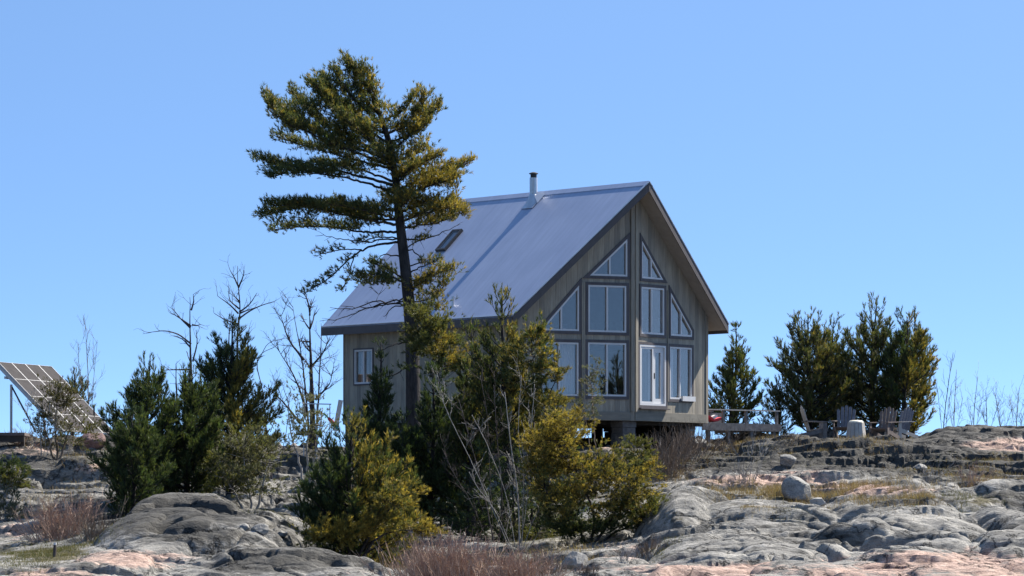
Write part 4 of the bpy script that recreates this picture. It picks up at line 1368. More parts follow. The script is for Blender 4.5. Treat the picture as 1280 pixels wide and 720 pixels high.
# ------------------------------------------------------------------ the tall windswept pine
def big_pine():
    rng = np.random.default_rng(7)
    Y0 = 128.0
    base = gnd(518, Y0)
    tr_px = [(517, 560), (516, 470), (513, 400), (506, 330), (499, 270), (494, 220), (484, 170), (466, 122), (448, 92), (434, 78)]
    tr = np.array([base - A(0, 0, .2)] + [P(x, y, Y0) for x, y in tr_px])
    trunk = resample(tr, .25)
    L = Limbs()
    tt = np.linspace(0, 1, len(trunk))
    L.mb.tube(trunk, list(0.27 * (1 - tt) ** .75 + 0.018), 12)
    # root flare
    TP, TD, TC = [], [], []
    def limb(pts, yaw, W, up, t0=0.25, r0=.07, dens=1.0, sun_gold=0.3, shoots=1.0):
        """pts in photo pixels from trunk to tip; yaw = depth per sideways metre"""
        p3 = [P(x, y, Y0) for x, y in pts]
        o = p3[0].copy()
        for q in p3[1:]:
            d = q[0] - o[0]
            q[1] += yaw * (abs(d) + .35 * abs(q[2] - o[2]))
        # keep the picture position when the limb comes nearer or goes farther
        c = resample(np.array(p3), .1)
        c[1:-1] += rng.normal(size=(len(c) - 2, 3)) * .012
        L.add(c, r0, .012, 6, .8)
        m = len(c)
        tan = unit(np.gradient(c, axis=0))
        acc = 0.0
        for i in range(int(t0 * m), m):
            t = i / (m - 1)
            acc += .1 * dens
            while acc > 0:
                acc -= .062
                s = rng.choice((-1, 1))
                side = unit(np.cross(tan[i], A(0, 0, 1))) * s
                ang = rng.uniform(.35, 1.15)
                d = unit(tan[i] * math.cos(ang) + side * math.sin(ang) * rng.uniform(.5, 1.1) + A(0, 0, 1) * up * rng.uniform(-.15, 1.0) + A(-.12, 0, .08))
                pr = (0.35 + 0.65 * math.sin(min(1, (t - t0) / (1 - t0) * 1.15 + .12) * math.pi * .62)) * (1 if t < .85 else 1 - (t - .85) * 2.2)
                ln = W * pr * rng.uniform(.35, 1.1)
                e = c[i] + d * ln + A(0, 0, .10 * ln)
                mid = c[i] + d * ln * .5 - A(0, 0, .03 * ln)
                L.add(np.array([c[i], mid, e]), .013, .005, 3)
                k = max(2, int(ln / .085))
                for q in np.linspace(.3, 1, k):
                    a = c[i] + (mid - c[i]) * q * 2 if q < .5 else mid + (e - mid) * (q * 2 - 1)
                    for _ in range(3 if rng.random() < .85 * shoots else 1):
                        TP.append(a + rng.normal(size=3) * A(.07, .07, .06))
                        TD.append(d * .7 + A(0, 0, .75) + A(-.12, 0, 0) + rng.normal(size=3) * .35)
                        g_ = sun_gold * (1 + .5 * (a[0] - c[0][0] > .2))  # sunlit yellow put into the needle colour, stronger towards the right
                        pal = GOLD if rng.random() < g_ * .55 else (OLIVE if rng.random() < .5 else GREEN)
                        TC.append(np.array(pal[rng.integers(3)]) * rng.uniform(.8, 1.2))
    V3 = (-.55, -.1, .4)
    # leader and the swept top
    limb([(470, 128), (455, 100), (434, 76)], .0, .42, .35, .15, .04, 1.2, .5)
    limb([(478, 150), (455, 118), (446, 90)], .3, .5, .3, .2, .04, 1.2, .5)
    limb([(474, 140), (466, 112), (458, 88)], -.3, .45, .3, .2, .04, 1.1, .6)
    limb([(480, 158), (440, 122), (420, 92)], -.3, .5, .45, .2, .04, 1.1, .2)
    limb([(484, 170), (430, 134), (403, 100)], .2, .6, .5, .25, .045, 1.2, .25)
    limb([(485, 178), (430, 148), (396, 112)], -.4, .6, .4, .25, .045, 1.2, .25)
    limb([(487, 190), (420, 165), (374, 124), (368, 118)], .3, .62, .45, .25, .05, 1.2, .25)
    limb([(489, 200), (410, 172), (352, 138), (339, 125)], -.1, .62, .4, .25, .055, 1.25, .25)
    limb([(490, 208), (415, 182), (360, 158), (345, 140)], -.5, .6, .35, .25, .05, 1.2, .2)
    limb([(491, 212), (420, 190), (365, 172), (346, 165)], .5, .5, .25, .3, .05, 1.0, .15)
    limb([(486, 190), (450, 160), (420, 130)], .7, .6, .4, .25, .04, 1.1, .3)
    limb([(486, 195), (455, 170), (430, 150)], -.9, .6, .4, .25, .04, 1.1, .35)
    # mid left shelves
    limb([(494, 232), (430, 215), (370, 208), (323, 197)], .1, .55, .22, .42, .06, 1.15, .12)
    limb([(495, 240), (430, 224), (375, 220), (345, 226)], -.4, .5, .22, .45, .05, 1.0, .12)
    limb([(495, 228), (440, 206), (395, 200)], .6, .55, .25, .4, .05, 1.0, .15)
    limb([(498, 262), (450, 262), (390, 256), (331, 268)], .1, .55, .26, .25, .06, 1.25, .1)
    limb([(499, 282), (440, 272), (385, 262), (345, 262)], -.4, .55, .24, .25, .055, 1.2, .12)
    limb([(499, 290), (450, 288), (400, 280), (340, 283)], .35, .42, .16, .35, .05, .8, .08)
    limb([(499, 275), (450, 265), (420, 262)], -.9, .55, .3, .25, .05, 1.1, .2)
    limb([(499, 275), (455, 270), (430, 262)], .9, .55, .3, .25, .05, 1.1, .15)
    # right side
    limb([(478, 150), (500, 140), (520, 118)], .2, .45, .4, .25, .04, 1.1, .8)
    limb([(482, 168), (510, 155), (535, 122)], -.2, .5, .35, .2, .045, 1.15, .8)
    limb([(485, 178), (520, 165), (548, 132)], .15, .5, .3, .2, .045, 1.1, .8)
    limb([(488, 190), (512, 172), (528, 160)], -.5, .5, .3, .2, .045, 1.1, .9)
    limb([(490, 205), (512, 195), (532, 186)], .3, .5, .3, .15, .045, 1.1, .8)
    limb([(493, 225), (520, 208), (545, 200)], -.5, .55, .3, .15, .045, 1.15, 1.0)
    limb([(495, 238), (530, 222), (560, 214), (585, 203)], .1, .5, .25, .2, .05, 1.2, 1.0)
    limb([(496, 246), (530, 236), (566, 226)], -.4, .55, .25, .15, .05, 1.15, 1.0)
    limb([(498, 265), (530, 256), (560, 252), (577, 264)], .0, .55, .3, .15, .05, 1.25, 1.0)
    limb([(499, 278), (530, 268), (565, 262)], -.5, .5, .3, .15, .05, 1.1, .9)
    limb([(500, 285), (530, 280), (562, 272)], .4, .5, .22, .2, .05, 1.0, .6)
    limb([(496, 230), (505, 222), (512, 215)], -2.2, .55, .3, .2, .05, 1.1, .7)
    limb([(498, 262), (506, 256), (512, 250)], -2.4, .55, .3, .2, .05, 1.1, .6)
    limb([(494, 215), (486, 206), (480, 200)], -2.2, .55, .35, .2, .05, 1.1, .5)
    limb([(492, 200), (486, 190), (480, 184)], 2.2, .55, .35, .2, .05, 1.1, .3)
    limb([(498, 260), (492, 252), (488, 248)], 2.2, .55, .3, .2, .05, 1.1, .2)
    # lower, thinner limbs
    limb([(502, 302), (465, 308), (440, 322), (410, 350), (384, 366)], -.1, .42, .0, .42, .05, .75, .05, .6)
    limb([(452, 312), (425, 312), (398, 318)], .2, .34, .15, .4, .025, .7, .05, .6)
    limb([(442, 322), (436, 345), (428, 362)], -.2, .3, .1, .3, .022, .7, .1, .6)
    limb([(505, 352), (480, 344), (450, 346)], -.3, .42, .3, .3, .04, 1.0, .1)
    limb([(505, 350), (485, 335), (468, 330)], .3, .42, .3, .3, .04, 1.0, .1)
    limb([(499, 298), (470, 296), (450, 302)], .3, .34, .1, .4, .03, .7, .05)
    limb([(506, 334), (528, 328), (548, 326)], .2, .34, .3, .45, .03, .85, .5)
    limb([(509, 352), (535, 345), (562, 338)], -.2, .36, .3, .4, .03, .9, .8)
    limb([(511, 366), (525, 355), (534, 350)], -.4, .4, .3, .1, .03, 1.2, .9)
    limb([(512, 378), (540, 372), (560, 352)], .2, .34, .25, .4, .03, .8, .7)
    limb([(513, 392), (535, 386), (552, 388)], -.2, .36, .3, .3, .03, .9, .6)
    limb([(503, 315), (516, 304), (532, 296)], .2, .3, .25, .5, .03, .8, .3)
    # bare dead twigs low on the trunk
    for pts in ([(500, 298), (450, 301), (394, 293)], [(508, 372), (470, 382), (430, 397), (398, 402)], [(509, 376), (460, 384), (425, 382)], [(509, 380), (490, 386), (478, 398)],
                [(504, 320), (480, 318), (462, 330)], [(501, 306), (525, 322), (528, 342)], [(514, 425), (490, 432), (470, 440)], [(506, 345), (535, 330), (560, 335)], [(499, 300), (540, 296), (575, 280)],
                [(513, 440), (540, 420), (556, 405)], [(506, 382), (470, 376), (440, 385), (410, 383)], [(514, 455), (490, 470), (470, 468)]):
        yw = rng.uniform(-.3, .3)
        c = resample(np.array([P(x, y, Y0) + A(0, yw * abs(x - pts[0][0]) / 40, 0) for x, y in pts]), .12)
        c[1:] += rng.normal(size=(len(c) - 1, 3)) * .02
        L.add(c, .03, .007, 5)
        for i in range(3, len(c) - 1, 2):
            d = unit(unit(c[i] - c[i - 2]) + rng.normal(size=3) * .6)
            L.add(np.array([c[i], c[i] + d * .15, c[i] + d * .3 + A(0, 0, -.03)]), .009, .004, 3)
    nodes = np.array(L.mb.v)[::3]
    PADS = [(436, 88, 12, 11, .3), (556, 340, 14, 10, .8), (530, 395, 16, 14, .5), (480, 352, 24, 9, .1), (450, 102, 20, 16, .6), (420, 102, 17, 15, .2), (408, 122, 24, 20, .15), (440, 130, 33, 20, .4), (478, 142, 26, 18, .7), (372, 137, 26, 15, .15), (398, 156, 45, 16, .2),
            (450, 166, 45, 16, .35), (362, 160, 20, 10, .15), (505, 150, 28, 18, .9), (531, 138, 15, 14, .8), (418, 184, 50, 11, .2), (478, 190, 40, 14, .5), (520, 178, 20, 12, .8), (502, 210, 35, 12, .8), (548, 212, 34, 9, 1),
            (440, 210, 45, 8, .2), (382, 212, 45, 8, .05), (345, 205, 18, 7, .05), (522, 234, 38, 14, .9), (555, 226, 25, 9, 1), (530, 262, 38, 16, .9), (560, 265, 18, 12, 1), (480, 262, 40, 11, .35), (420, 262, 50, 9, .1), (365, 270, 34, 11, .1),
            (500, 248, 26, 16, .5), (440, 281, 34, 5, .05), (475, 348, 26, 10, .1), (545, 345, 20, 12, .7), (538, 372, 16, 14, .7), (527, 356, 12, 10, .9)]
    wts = np.array([(p[2] * p[3]) ** .75 for p in PADS]); wts /= wts.sum()
    sc_ = Y0 / F
    for _ in range(520):
        px, py, hw, hh, gl = PADS[rng.choice(len(PADS), p=wts)]
        u_ = unit(rng.normal(size=3)) * rng.random() ** .4
        q = P(px, py, Y0) + u_ * A(hw * sc_, min(1.5, hw * sc_ * 1.3), hh * sc_)
        k_ = nodes[np.argmin(np.linalg.norm(nodes - q, axis=1) + np.maximum(0, nodes[:, 2] - q[2]))]
        L.add(np.array([k_, (k_ + q) / 2 + rng.normal(size=3) * .04, q]), .009, .004, 3)
        m_ = rng.integers(8, 20)
        off = rng.normal(size=(m_, 3)) * A(.17, .17, .075)
        tone = rng.uniform(.75, 1.25)
        for o_ in off:
            TP.append(q + o_); TD.append(o_ * 2.5 + A(-.15, 0, .8) + rng.normal(size=3) * .3)
            pal = GOLD if rng.random() < gl * .5 else (OLIVE if rng.random() < .35 + .4 * gl else GREEN)  # right-hand pads carry more of the painted-in sunlit gold
            TC.append(np.array(pal[rng.integers(3)]) * rng.uniform(.8, 1.2) * tone)
    leaf = tufts(rng, np.array(TP), np.array(TD), np.array(TC), 10, .125, .021, .85, .09)
    print('big pine tufts', len(TP))
    return make_tree('tall_pine', 'tall windswept pine with flat layered limbs standing in front of the roof', 'pine tree', base, L, leaf)
big_pine()

# ------------------------------------------------------------------ young pines: whorled, upswept, brush-tipped
def young_pine(label, px, py_top, py_base, half_w, Y, seed, pal, base_on_ground=True, dens=1.0, taper=1.0, lean=0.0, low=0.06, sunlit_side=0.0, group=None, name='young_pine', n=8, skew=0.0, tip=0.0):
    rng = np.random.default_rng(seed)
    b = P(px, py_base, Y)
    if base_on_ground:
        b[2] = gz(b[0], b[1])
    top = P(px + lean, py_top, Y)
    H = top[2] - b[2]
    R = half_w * Y / F * 1.2
    L = Limbs()
    axis = lambda t: b + (top - b) * t + A(.06 * math.sin(t * 5 + seed), .05 * math.cos(t * 4), 0)
    tr = np.array([axis(t) for t in np.linspace(0, 1, 12)])
    tr[0, 2] -= .15
    L.add(tr, .035 + .018 * H, .014, 8)
    TP, TD, TC = [], [], []
    z = low * H
    lev = 0
    while z < H * .97:
        t = z / H
        prof = (min(1, (t + .12) / .3)) * (1 - t) ** taper * 1.2 + .05
        k = rng.integers(4, 7) if t < .72 else rng.integers(2, 5)
        a0 = rng.uniform(0, 6.28)
        for j in range(k):
            az = a0 + j * 6.283 / k + rng.normal() * .25
            hd = A(math.cos(az), math.sin(az), 0)
            ln = R * prof * rng.uniform(.6, 1.18) * (1 + skew * hd[0]) + .05
            el = rng.uniform(.2, .55) + .55 * t
            p0 = axis(t)
            c = [p0]
            m_ = max(3, int(ln / .14))
            for i in range(m_):
                e2 = el + .5 * (i / m_)
                c.append(c[-1] + (hd * math.cos(e2) + A(0, 0, math.sin(e2) * .8)) * ln / m_ + rng.normal(size=3) * .012)
            c = np.array(c)
            L.add(c, .010 + .012 * ln, .005, 4)
            for i in range(1, len(c)):
                q = i / (len(c) - 1)
                if q < .25 and t < .8:
                    continue
                tan = unit(c[i] - c[i - 1])
                nb = 4.4 if q < .99 else 5
                if t > .74:
                    nb = 1.3 if q < .8 else 2
                for s in range(int(round(nb * dens + rng.uniform(-.5, .5)))):
                    d = unit(tan * .8 + rng.normal(size=3) * .55 + A(0, 0, .45))
                    l2 = rng.uniform(.06, .30) * (1 - .5 * q) * min(1.2, .5 + ln)
                    e = c[i] + d * l2
                    if l2 > .12:
                        L.add(np.array([c[i], e]), .006, .004, 3)
                    for q2 in ((.45, 1.0) if l2 > .13 else (1.0,)):
                        a = c[i] + d * l2 * q2
                        TP.append(a); TD.append(d + A(0, 0, .35 + .5 * t))
                        sunny = hd[0] > .1 and rng.random() < sunlit_side  # sun-facing right boughs get gold and olive as painted sunlight
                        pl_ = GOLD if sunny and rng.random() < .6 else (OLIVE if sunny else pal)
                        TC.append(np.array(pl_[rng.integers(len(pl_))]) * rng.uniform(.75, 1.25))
        z += rng.uniform(.14, .22) * (1.0 + .9 * t + (1.0 if t > .74 else 0)) / max(.6, dens ** .5)
        lev += 1
    for q in np.linspace(.9, 1.0, 5):             # leader
        TP.append(axis(q)); TD.append(A(0, 0, 1) + rng.normal(size=3) * .2); TC.append(np.array(pal[0]))
    leaf = tufts(rng, np.array(TP), np.array(TD), np.array(TC), n + 3, .125, .02, .6, .13)
    return make_tree(name, label, 'pine tree', b, L, leaf, group)

# ------------------------------------------------------------------ loose bushy crowns made of clumps on twigs
def bushy(label, blobs, stems, Y, seed, name='juniper_bush', cat='bush', clumps=150, per=14, pals=None, cr=.15, bark='bark', ln=.09, wd=.013, n=8, up=.5, stem_r=.05, base=None, group=None, lo=.35, flat=.6, bias=(0, 0, 0), twig_r=.010):
    """blobs: (px, py, half width px, half height px, depth offset m, weight, palette); stems: lists of photo points from the foot up"""
    rng = np.random.default_rng(seed)
    s = Y / F
    L = Limbs()
    nodes = []
    b0 = None
    for st_ in stems:
        pts = []
        for q in st_:
            x, y = q[0], q[1]
            dy = q[2] if len(q) > 2 else 0.0
            pts.append(P(x, y, Y) + A(0, dy, 0))
        pts[0][2] = min(pts[0][2], gz(pts[0][0], pts[0][1])) - .1
        if b0 is None:
            b0 = pts[0] + A(0, 0, .1)
        c = resample(np.array(pts), .15)
        c[2:] += rng.normal(size=(len(c) - 2, 3)) * .02
        L.add(c, stem_r, .010, 7)
        nodes.append(c)
    nodes = np.vstack(nodes)
    C_, W_ = [], []
    for (px, py, hw, hh, dy, w, pal) in blobs:
        W_.append(w * (hw * hh) ** .8)
    W_ = np.array(W_) / sum(W_)
    TP, TD, TC = [], [], []
    for i in range(clumps):
        px, py, hw, hh, dy, w, pal = blobs[rng.choice(len(blobs), p=W_)]
        c = P(px, py, Y) + A(0, dy, 0)
        u_ = unit(rng.normal(size=3))
        rr = lo + (1 - lo) * rng.random() ** .6
        stray = rng.random() < .16
        if stray:
            rr = rng.uniform(1.0, 1.38)
            u_ = unit(u_ + A(0, 0, .5))
        dep = min(hw, 1.3 * hh) * s
        q = c + u_ * rr * A(hw * s, dep, hh * s)
        q[2] = max(q[2], gz(q[0], q[1]) + .05)
        dn_ = np.linalg.norm(nodes - q, axis=1) + np.maximum(0, nodes[:, 2] - q[2]) * 1.5
        k = nodes[np.argmin(dn_)]
        mid = (k + q) / 2 + A(0, 0, -.05) + rng.normal(size=3) * .05
        L.add(np.array([k, mid, q]), twig_r, .004, 3)
        m_ = max(3, int(per * 1.6 * rng.uniform(.5, 1.4) * (.45 if stray else 1)))
        if rng.random() < .25:
            e_ = q + unit(u_ + A(0, 0, .4) + rng.normal(size=3) * .4) * rng.uniform(.15, .4)
            L.add(np.array([q, (q + e_) / 2 + rng.normal(size=3) * .03, e_]), .006, .003, 3)
        ax_ = unit(u_ * A(1, 1, .45) + A(0, 0, .22) + A(*bias) + rng.normal(size=3) * .45)
        along = rng.uniform(-.6, 1.0, (m_, 1))
        off = ax_ * along * cr * 2.3 + rng.normal(size=(m_, 3)) * cr * A(.48, .48, .34)
        TP.append(q + off)
        TD.append(u_ * .3 + ax_ * .6 + off / cr * .12 + A(0, 0, up) + A(*bias) + rng.normal(size=(m_, 3)) * .3)
        tone = rng.uniform(.75, 1.25)
        pa = np.array(pal)
        TC.append(pa[rng.integers(len(pa), size=m_)] * rng.uniform(.8, 1.2, (m_, 1)) * tone)
    leaf = tufts(rng, np.vstack(TP), np.vstack(TD), np.vstack(TC), n + 4, ln * 1.15, wd * 1.45, .8, .07)
    return make_tree(name, label, cat, b0, L, leaf, group, bark)

# ------------------------------------------------------------------ bare trees and shrubs
def bare(label, foot, stems, Y, seed, name='bare_tree', cat='bare tree', bark='deadbark', r0=.06, twigs=6, tw_len=.8, depth=2, up=.4, base_snap=True, group=None, r1=.008, wob=.03, ang=.8):
    rng = np.random.default_rng(seed)
    b = P(foot[0], foot[1], Y)
    if base_snap:
        b[2] = gz(b[0], b[1])
    L = Limbs()
    def grow(c, r, ln, lev):
        for k in range(twigs if lev == depth else max(2, twigs - 2)):
            i = rng.integers(int(len(c) * .25), len(c))
            tan = unit(c[i] - c[max(0, i - 2)] + 1e-6)
            d = unit(tan + rng.normal(size=3) * ang * A(1, 1, .7) + A(0, 0, up))
            l2 = ln * rng.uniform(.4, 1.1)
            m_ = 5
            pts = [c[i]]
            for j in range(m_):
                d = unit(d + rng.normal(size=3) * .16 + A(0, 0, .05))
                pts.append(pts[-1] + d * l2 / m_)
            rr = max(.0045, r * .45)
            L.add(np.array(pts), rr, max(.003, rr * .4), 4 if lev > 1 else 3)
            if lev > 1:
                grow(np.array(pts), rr, l2 * .6, lev - 1)
    for k, st_ in enumerate(stems):
        pts = [P(q[0], q[1], Y) + A(0, (q[2] if len(q) > 2 else 0), 0) for q in st_]
        if k == 0 or (abs(st_[0][1] - foot[1]) < 6 and base_snap):
            g0 = gz(pts[0][0], pts[0][1])
            pts[0][2] = min(pts[0][2], g0) - .1
        c = resample(np.array(pts), .12)
        c[1:] += np.cumsum(rng.normal(size=(len(c) - 1, 3)) * wob * .25, 0) * .5
        rr = r0 if k == 0 else r0 * .38
        L.add(c, rr, r1, 7)
        if twigs:
            grow(c, rr * .6, tw_len, depth)
    mb = L.mb
    mb.v = [tuple(np.array(v) - b) for v in mb.v]
    o = mb.build(name, M[bark], smooth=True, loc=tuple(b))
    return tag(o, label, cat, group)

# left group
young_pine('dark young pine at the left end of the pine clump, with a spindly top', 186, 446, 640, 62, 119.5, 21, DARK + GREEN, dens=1.2, taper=.75, low=.04)
young_pine('tallest pine of the left clump, its right side coloured golden as if sunlit, below a dead snag', 288, 402, 630, 66, 124.5, 22, DARK + GREEN + OLIVE, dens=1.35, taper=.72, sunlit_side=1.0, low=.04, tip=.1)
young_pine('dark pine filling the middle of the left clump', 236, 462, 640, 54, 120.5, 23, DARK + GREEN, dens=1.3, taper=.6, low=.03)
young_pine('low dark pine at the foot of the left clump, leaning over the slab', 166, 520, 645, 38, 116.5, 24, DARK + GREEN, dens=1.3, taper=.5, low=.02)
bushy('olive-grey round shrub in front of the left pine clump, on the slab crest',
      [(300, 575, 48, 42, 0, 1, GREY), (280, 600, 38, 28, -.3, 1, OLIVE), (325, 590, 34, 40, .1, 1, GREY), (300, 548, 30, 24, .2, 1, OLIVE)],
      [[(316, 640), (312, 610), (302, 560)], [(316, 640), (330, 600), (332, 565)], [(314, 640), (290, 610), (272, 585)]],
      120, 31, 'juniper_shrub', 'shrub', 150, 12, ln=.075, wd=.013, up=.7, bark='palebark', cr=.14)
bushy('thin straggly olive shrub between the snags and the house corner',
      [(382, 520, 22, 42, 0, 1, GREY), (365, 545, 22, 26, 0, 1, OLIVE), (400, 540, 22, 30, 0, .8, GREY)],
      [[(385, 590), (383, 540), (378, 480)], [(385, 590), (398, 545), (404, 510)], [(384, 590), (366, 550), (360, 520)]],
      130, 32, 'straggly_shrub', 'shrub', 60, 10, ln=.07, wd=.011, bark='palebark', cr=.14, up=.7)
young_pine('front pine bush, dark on the left and coloured sunlit golden at right, above the front slab', 440, 524, 696, 88, 107, 33, DARK + GREEN, dens=1.4, taper=.7, low=.03, sunlit_side=.7, name='pine_bush', skew=.12)
bushy('low golden pine boughs spreading at the foot of the front pine bush',
      [(425, 668, 42, 10, -.6, 1.2, GOLD), (470, 655, 34, 10, -.6, 1.1, GOLD + OLIVE), (520, 664, 28, 8, -.4, 1.0, GOLD), (497, 622, 26, 18, -.6, .9, GOLD + OLIVE), (400, 676, 30, 8, -.4, .7, OLIVE)],
      [[(440, 692), (430, 675, -.4), (395, 668, -.6)], [(442, 692), (480, 668, -.3), (535, 662, -.4)], [(440, 692), (475, 650, -.4), (510, 618, -.6)]],
      106, 34, 'low_pine', 'pine bush', 120, 13, ln=.085, wd=.013, cr=.13, up=.45, bias=(.25, 0, 0), flat=.4)
young_pine('slim dark cedar in front of the side window, left of the tall pine trunk', 474, 428, 610, 30, 123, 41, DARK, dens=1.25, taper=.75, low=.03, name='slim_cedar')
young_pine('dark cedar at the foot of the tall pine, left of the golden-olive pine', 540, 462, 676, 44, 122, 42, DARK, dens=1.3, taper=.7, low=.02, name='dark_cedar')
young_pine('dark cedar half hidden behind the golden-olive pine stems', 588, 470, 680, 44, 121.5, 47, DARK + GREEN, dens=1.2, taper=.65, low=.02, name='dark_cedar')
young_pine('short dark cedar between the slim cedar and the tall pine', 502, 520, 660, 36, 121.5, 48, DARK, dens=1.2, taper=.7, low=.02, name='dark_cedar')
bushy('yellow-green young pine hugging the right side of the tall pine trunk',
      [(545, 430, 30, 32, 0, 1, OLIVE), (560, 445, 24, 22, -.2, 1, GOLD), (530, 400, 18, 26, 0, .8, OLIVE), (545, 465, 34, 18, 0, .7, GREEN)],
      [[(552, 660), (550, 540), (546, 400)]],
      124, 43, 'yellow_pine', 'pine tree', 110, 15, ln=.095, wd=.0135, cr=.15, up=.6)
young_pine('tallest golden-olive young pine in front of the left gable windows', 630, 360, 690, 60, 120, 44, OLIVE + GREEN, dens=1.25, taper=.62, low=.34, sunlit_side=.75, name='golden_pine')
young_pine('shorter olive young pine left of the tallest golden-olive one, against the roof eave', 590, 400, 690, 42, 121, 49, OLIVE + GREEN, dens=1.1, taper=.6, low=.36, sunlit_side=.5, name='golden_pine')
bushy('golden ragged pine right of the white-stemmed shrub, across the lower left gable window',
      [(664, 440, 26, 30, 0, 1.0, GOLD + OLIVE + GREEN), (690, 462, 14, 16, -.1, .9, GOLD + OLIVE), (655, 475, 26, 18, .1, .7, OLIVE + GREEN), (684, 512, 22, 22, 0, .9, GOLD + OLIVE), (700, 540, 16, 16, 0, .8, GOLD + OLIVE), (664, 505, 22, 22, .2, .5, OLIVE)],
      [[(668, 690), (664, 600), (668, 500), (664, 425)], [(668, 690), (676, 600), (680, 520), (700, 460)], [(668, 640), (680, 580), (694, 530)]],
      119, 50, 'ragged_pine', 'pine tree', 150, 13, ln=.095, wd=.0135, cr=.13, up=.6, stem_r=.04)
bushy('broad golden juniper sprawling below the prow, over a dark hollow',
      [(700, 560, 30, 34, .2, 1, GOLD), (735, 590, 48, 26, 0, 1.1, GOLD + OLIVE), (775, 608, 40, 24, -.2, 1.1, GOLD + DRAB), (720, 625, 46, 20, -.3, 1.1, GOLD + OLIVE), (796, 634, 32, 28, -.1, 1, GOLD + OLIVE + GREEN), (680, 560, 24, 30, .2, .8, GOLD), (715, 535, 20, 20, .1, .7, GOLD),
       (760, 648, 44, 18, .2, .7, GREEN), (690, 600, 30, 26, .3, .9, OLIVE + GOLD), (810, 650, 16, 20, 0, .8, OLIVE), (745, 664, 55, 10, -.1, .9, GREEN + DARK), (700, 655, 32, 18, -.1, .9, OLIVE + GREEN)],
      [[(738, 676), (742, 640), (725, 600), (702, 545)], [(740, 676), (770, 640), (792, 615)], [(738, 676), (710, 650), (680, 610)], [(740, 676), (790, 655), (815, 648)]],
      115, 45, 'golden_juniper', 'juniper', 430, 13, ln=.085, wd=.0135, cr=.15, up=.4, flat=.35, lo=.2, bias=(.2, -.1, 0), stem_r=.045)
bushy('dark green bush under the white-stemmed shrub, left of the golden juniper',
      [(640, 600, 60, 60, .4, 1, DARK + GREEN), (610, 650, 70, 34, 0, 1, DARK), (670, 640, 50, 40, .2, 1, GREEN), (690, 675, 60, 16, -.5, .8, OLIVE)],
      [[(645, 690), (642, 640), (640, 560)], [(645, 690), (610, 650), (590, 610)], [(645, 690), (680, 650), (690, 610)]],
      118.5, 46, 'green_bush', 'bush', 260, 10, ln=.085, wd=.012, cr=.18, up=.4)
bare('pale many-stemmed leafless shrub in front of the dark bush, centre', (645, 690),
     [[(650, 690), (648, 620), (640, 560), (632, 490)], [(648, 690), (660, 620), (662, 560), (668, 480)], [(646, 690), (632, 620), (610, 560), (590, 520)], [(652, 690), (655, 600), (648, 540), (652, 470)],
      [(644, 690), (620, 640), (598, 610), (586, 590)], [(655, 690), (690, 640), (706, 600)], [(650, 690), (672, 640), (700, 625), (712, 605)], [(642, 690), (600, 600), (570, 540), (552, 500)]],
     115.5, 51, 'pale_shrub', 'bare shrub', 'palebark', .028, 9, .7, 2, .35)
bare('fine grey leafless shrub with a broad twiggy head, just left of the pale many-stemmed one', (615, 690),
     [[(620, 690), (606, 620), (588, 550), (574, 500)], [(618, 690), (612, 600), (608, 520), (600, 470)], [(622, 690), (628, 620), (622, 540), (618, 480)], [(616, 690), (590, 630), (566, 590), (552, 560)], [(624, 690), (640, 640), (655, 600)]],
     116.5, 54, 'grey_shrub', 'bare shrub', 'deadbark', .022, 10, .65, 2, .3)
bushy('thin grey-green sapling in front of the lower left window and pier',
      [(738, 490, 14, 32, 0, 1, GREY), (730, 515, 20, 20, 0, 1, GREY), (745, 460, 8, 14, 0, 1, GREY)],
      [[(746, 560), (742, 520), (737, 470)], [(746, 560), (733, 530), (726, 505)]],
      131, 52, 'grey_sapling', 'sapling', 55, 8, ln=.06, wd=.010, cr=.10, up=.8, stem_r=.025, bark='twig')
bushy('small brownish cedar at the foot of the front pier',
      [(797, 572, 20, 26, 0, 1, OLIVE), (790, 590, 24, 16, 0, 1, GREEN), (812, 588, 14, 18, -.1, .8, GOLD)],
      [[(798, 612), (797, 585), (796, 545)]],
      129, 53, 'small_cedar', 'cedar', 90, 12, ln=.07, wd=.012, cr=.11, up=.7)
# right group beyond the house
young_pine('candelabra young pine beyond the deck, right of the house corner', 914, 408, 540, 42, 151, 61, GREEN + OLIVE, dens=1.15, taper=1.25, low=.05, lean=6, n=9)
young_pine('small gappy silvery pine between the deck and the profile chair', 972, 474, 545, 24, 152, 62, GREY + GREEN, dens=.7, taper=.8, low=.05)
young_pine('broad green pine behind the profile chair, left of the dark pair', 1012, 398, 548, 52, 152, 63, GREEN + GREY + OLIVE, dens=1.25, taper=.55, low=.03, sunlit_side=.25)
young_pine('slender pine with a forked tip rising from the broad green one', 1042, 402, 548, 40, 153.5, 64, OLIVE + GREEN, dens=1.1, taper=.6, low=.03)
young_pine('tallest pine of the right group with a spread candelabra tip', 1090, 380, 548, 52, 152.5, 65, GREEN + GREY + OLIVE, dens=1.15, taper=.5, low=.03, lean=4)
young_pine('dark pine behind the chairs with its right flank coloured golden as if sunlit', 1132, 400, 548, 42, 151.5, 66, DARK, dens=1.25, taper=.42, low=.03, sunlit_side=.8)
young_pine('sparse right-hand pine with an upright brush tip, standing last in the row', 1142, 388, 548, 30, 154, 67, GREEN + GREY, dens=.9, taper=.55, low=.3)
# stands just outside the right edge: its image shows in the lower gable window
young_pine('dark young pine whose reflection stands in the lower gable window', 1503, 384, 640, 46, 125.1, 68, DARK, dens=1.2, taper=.6, low=.03)
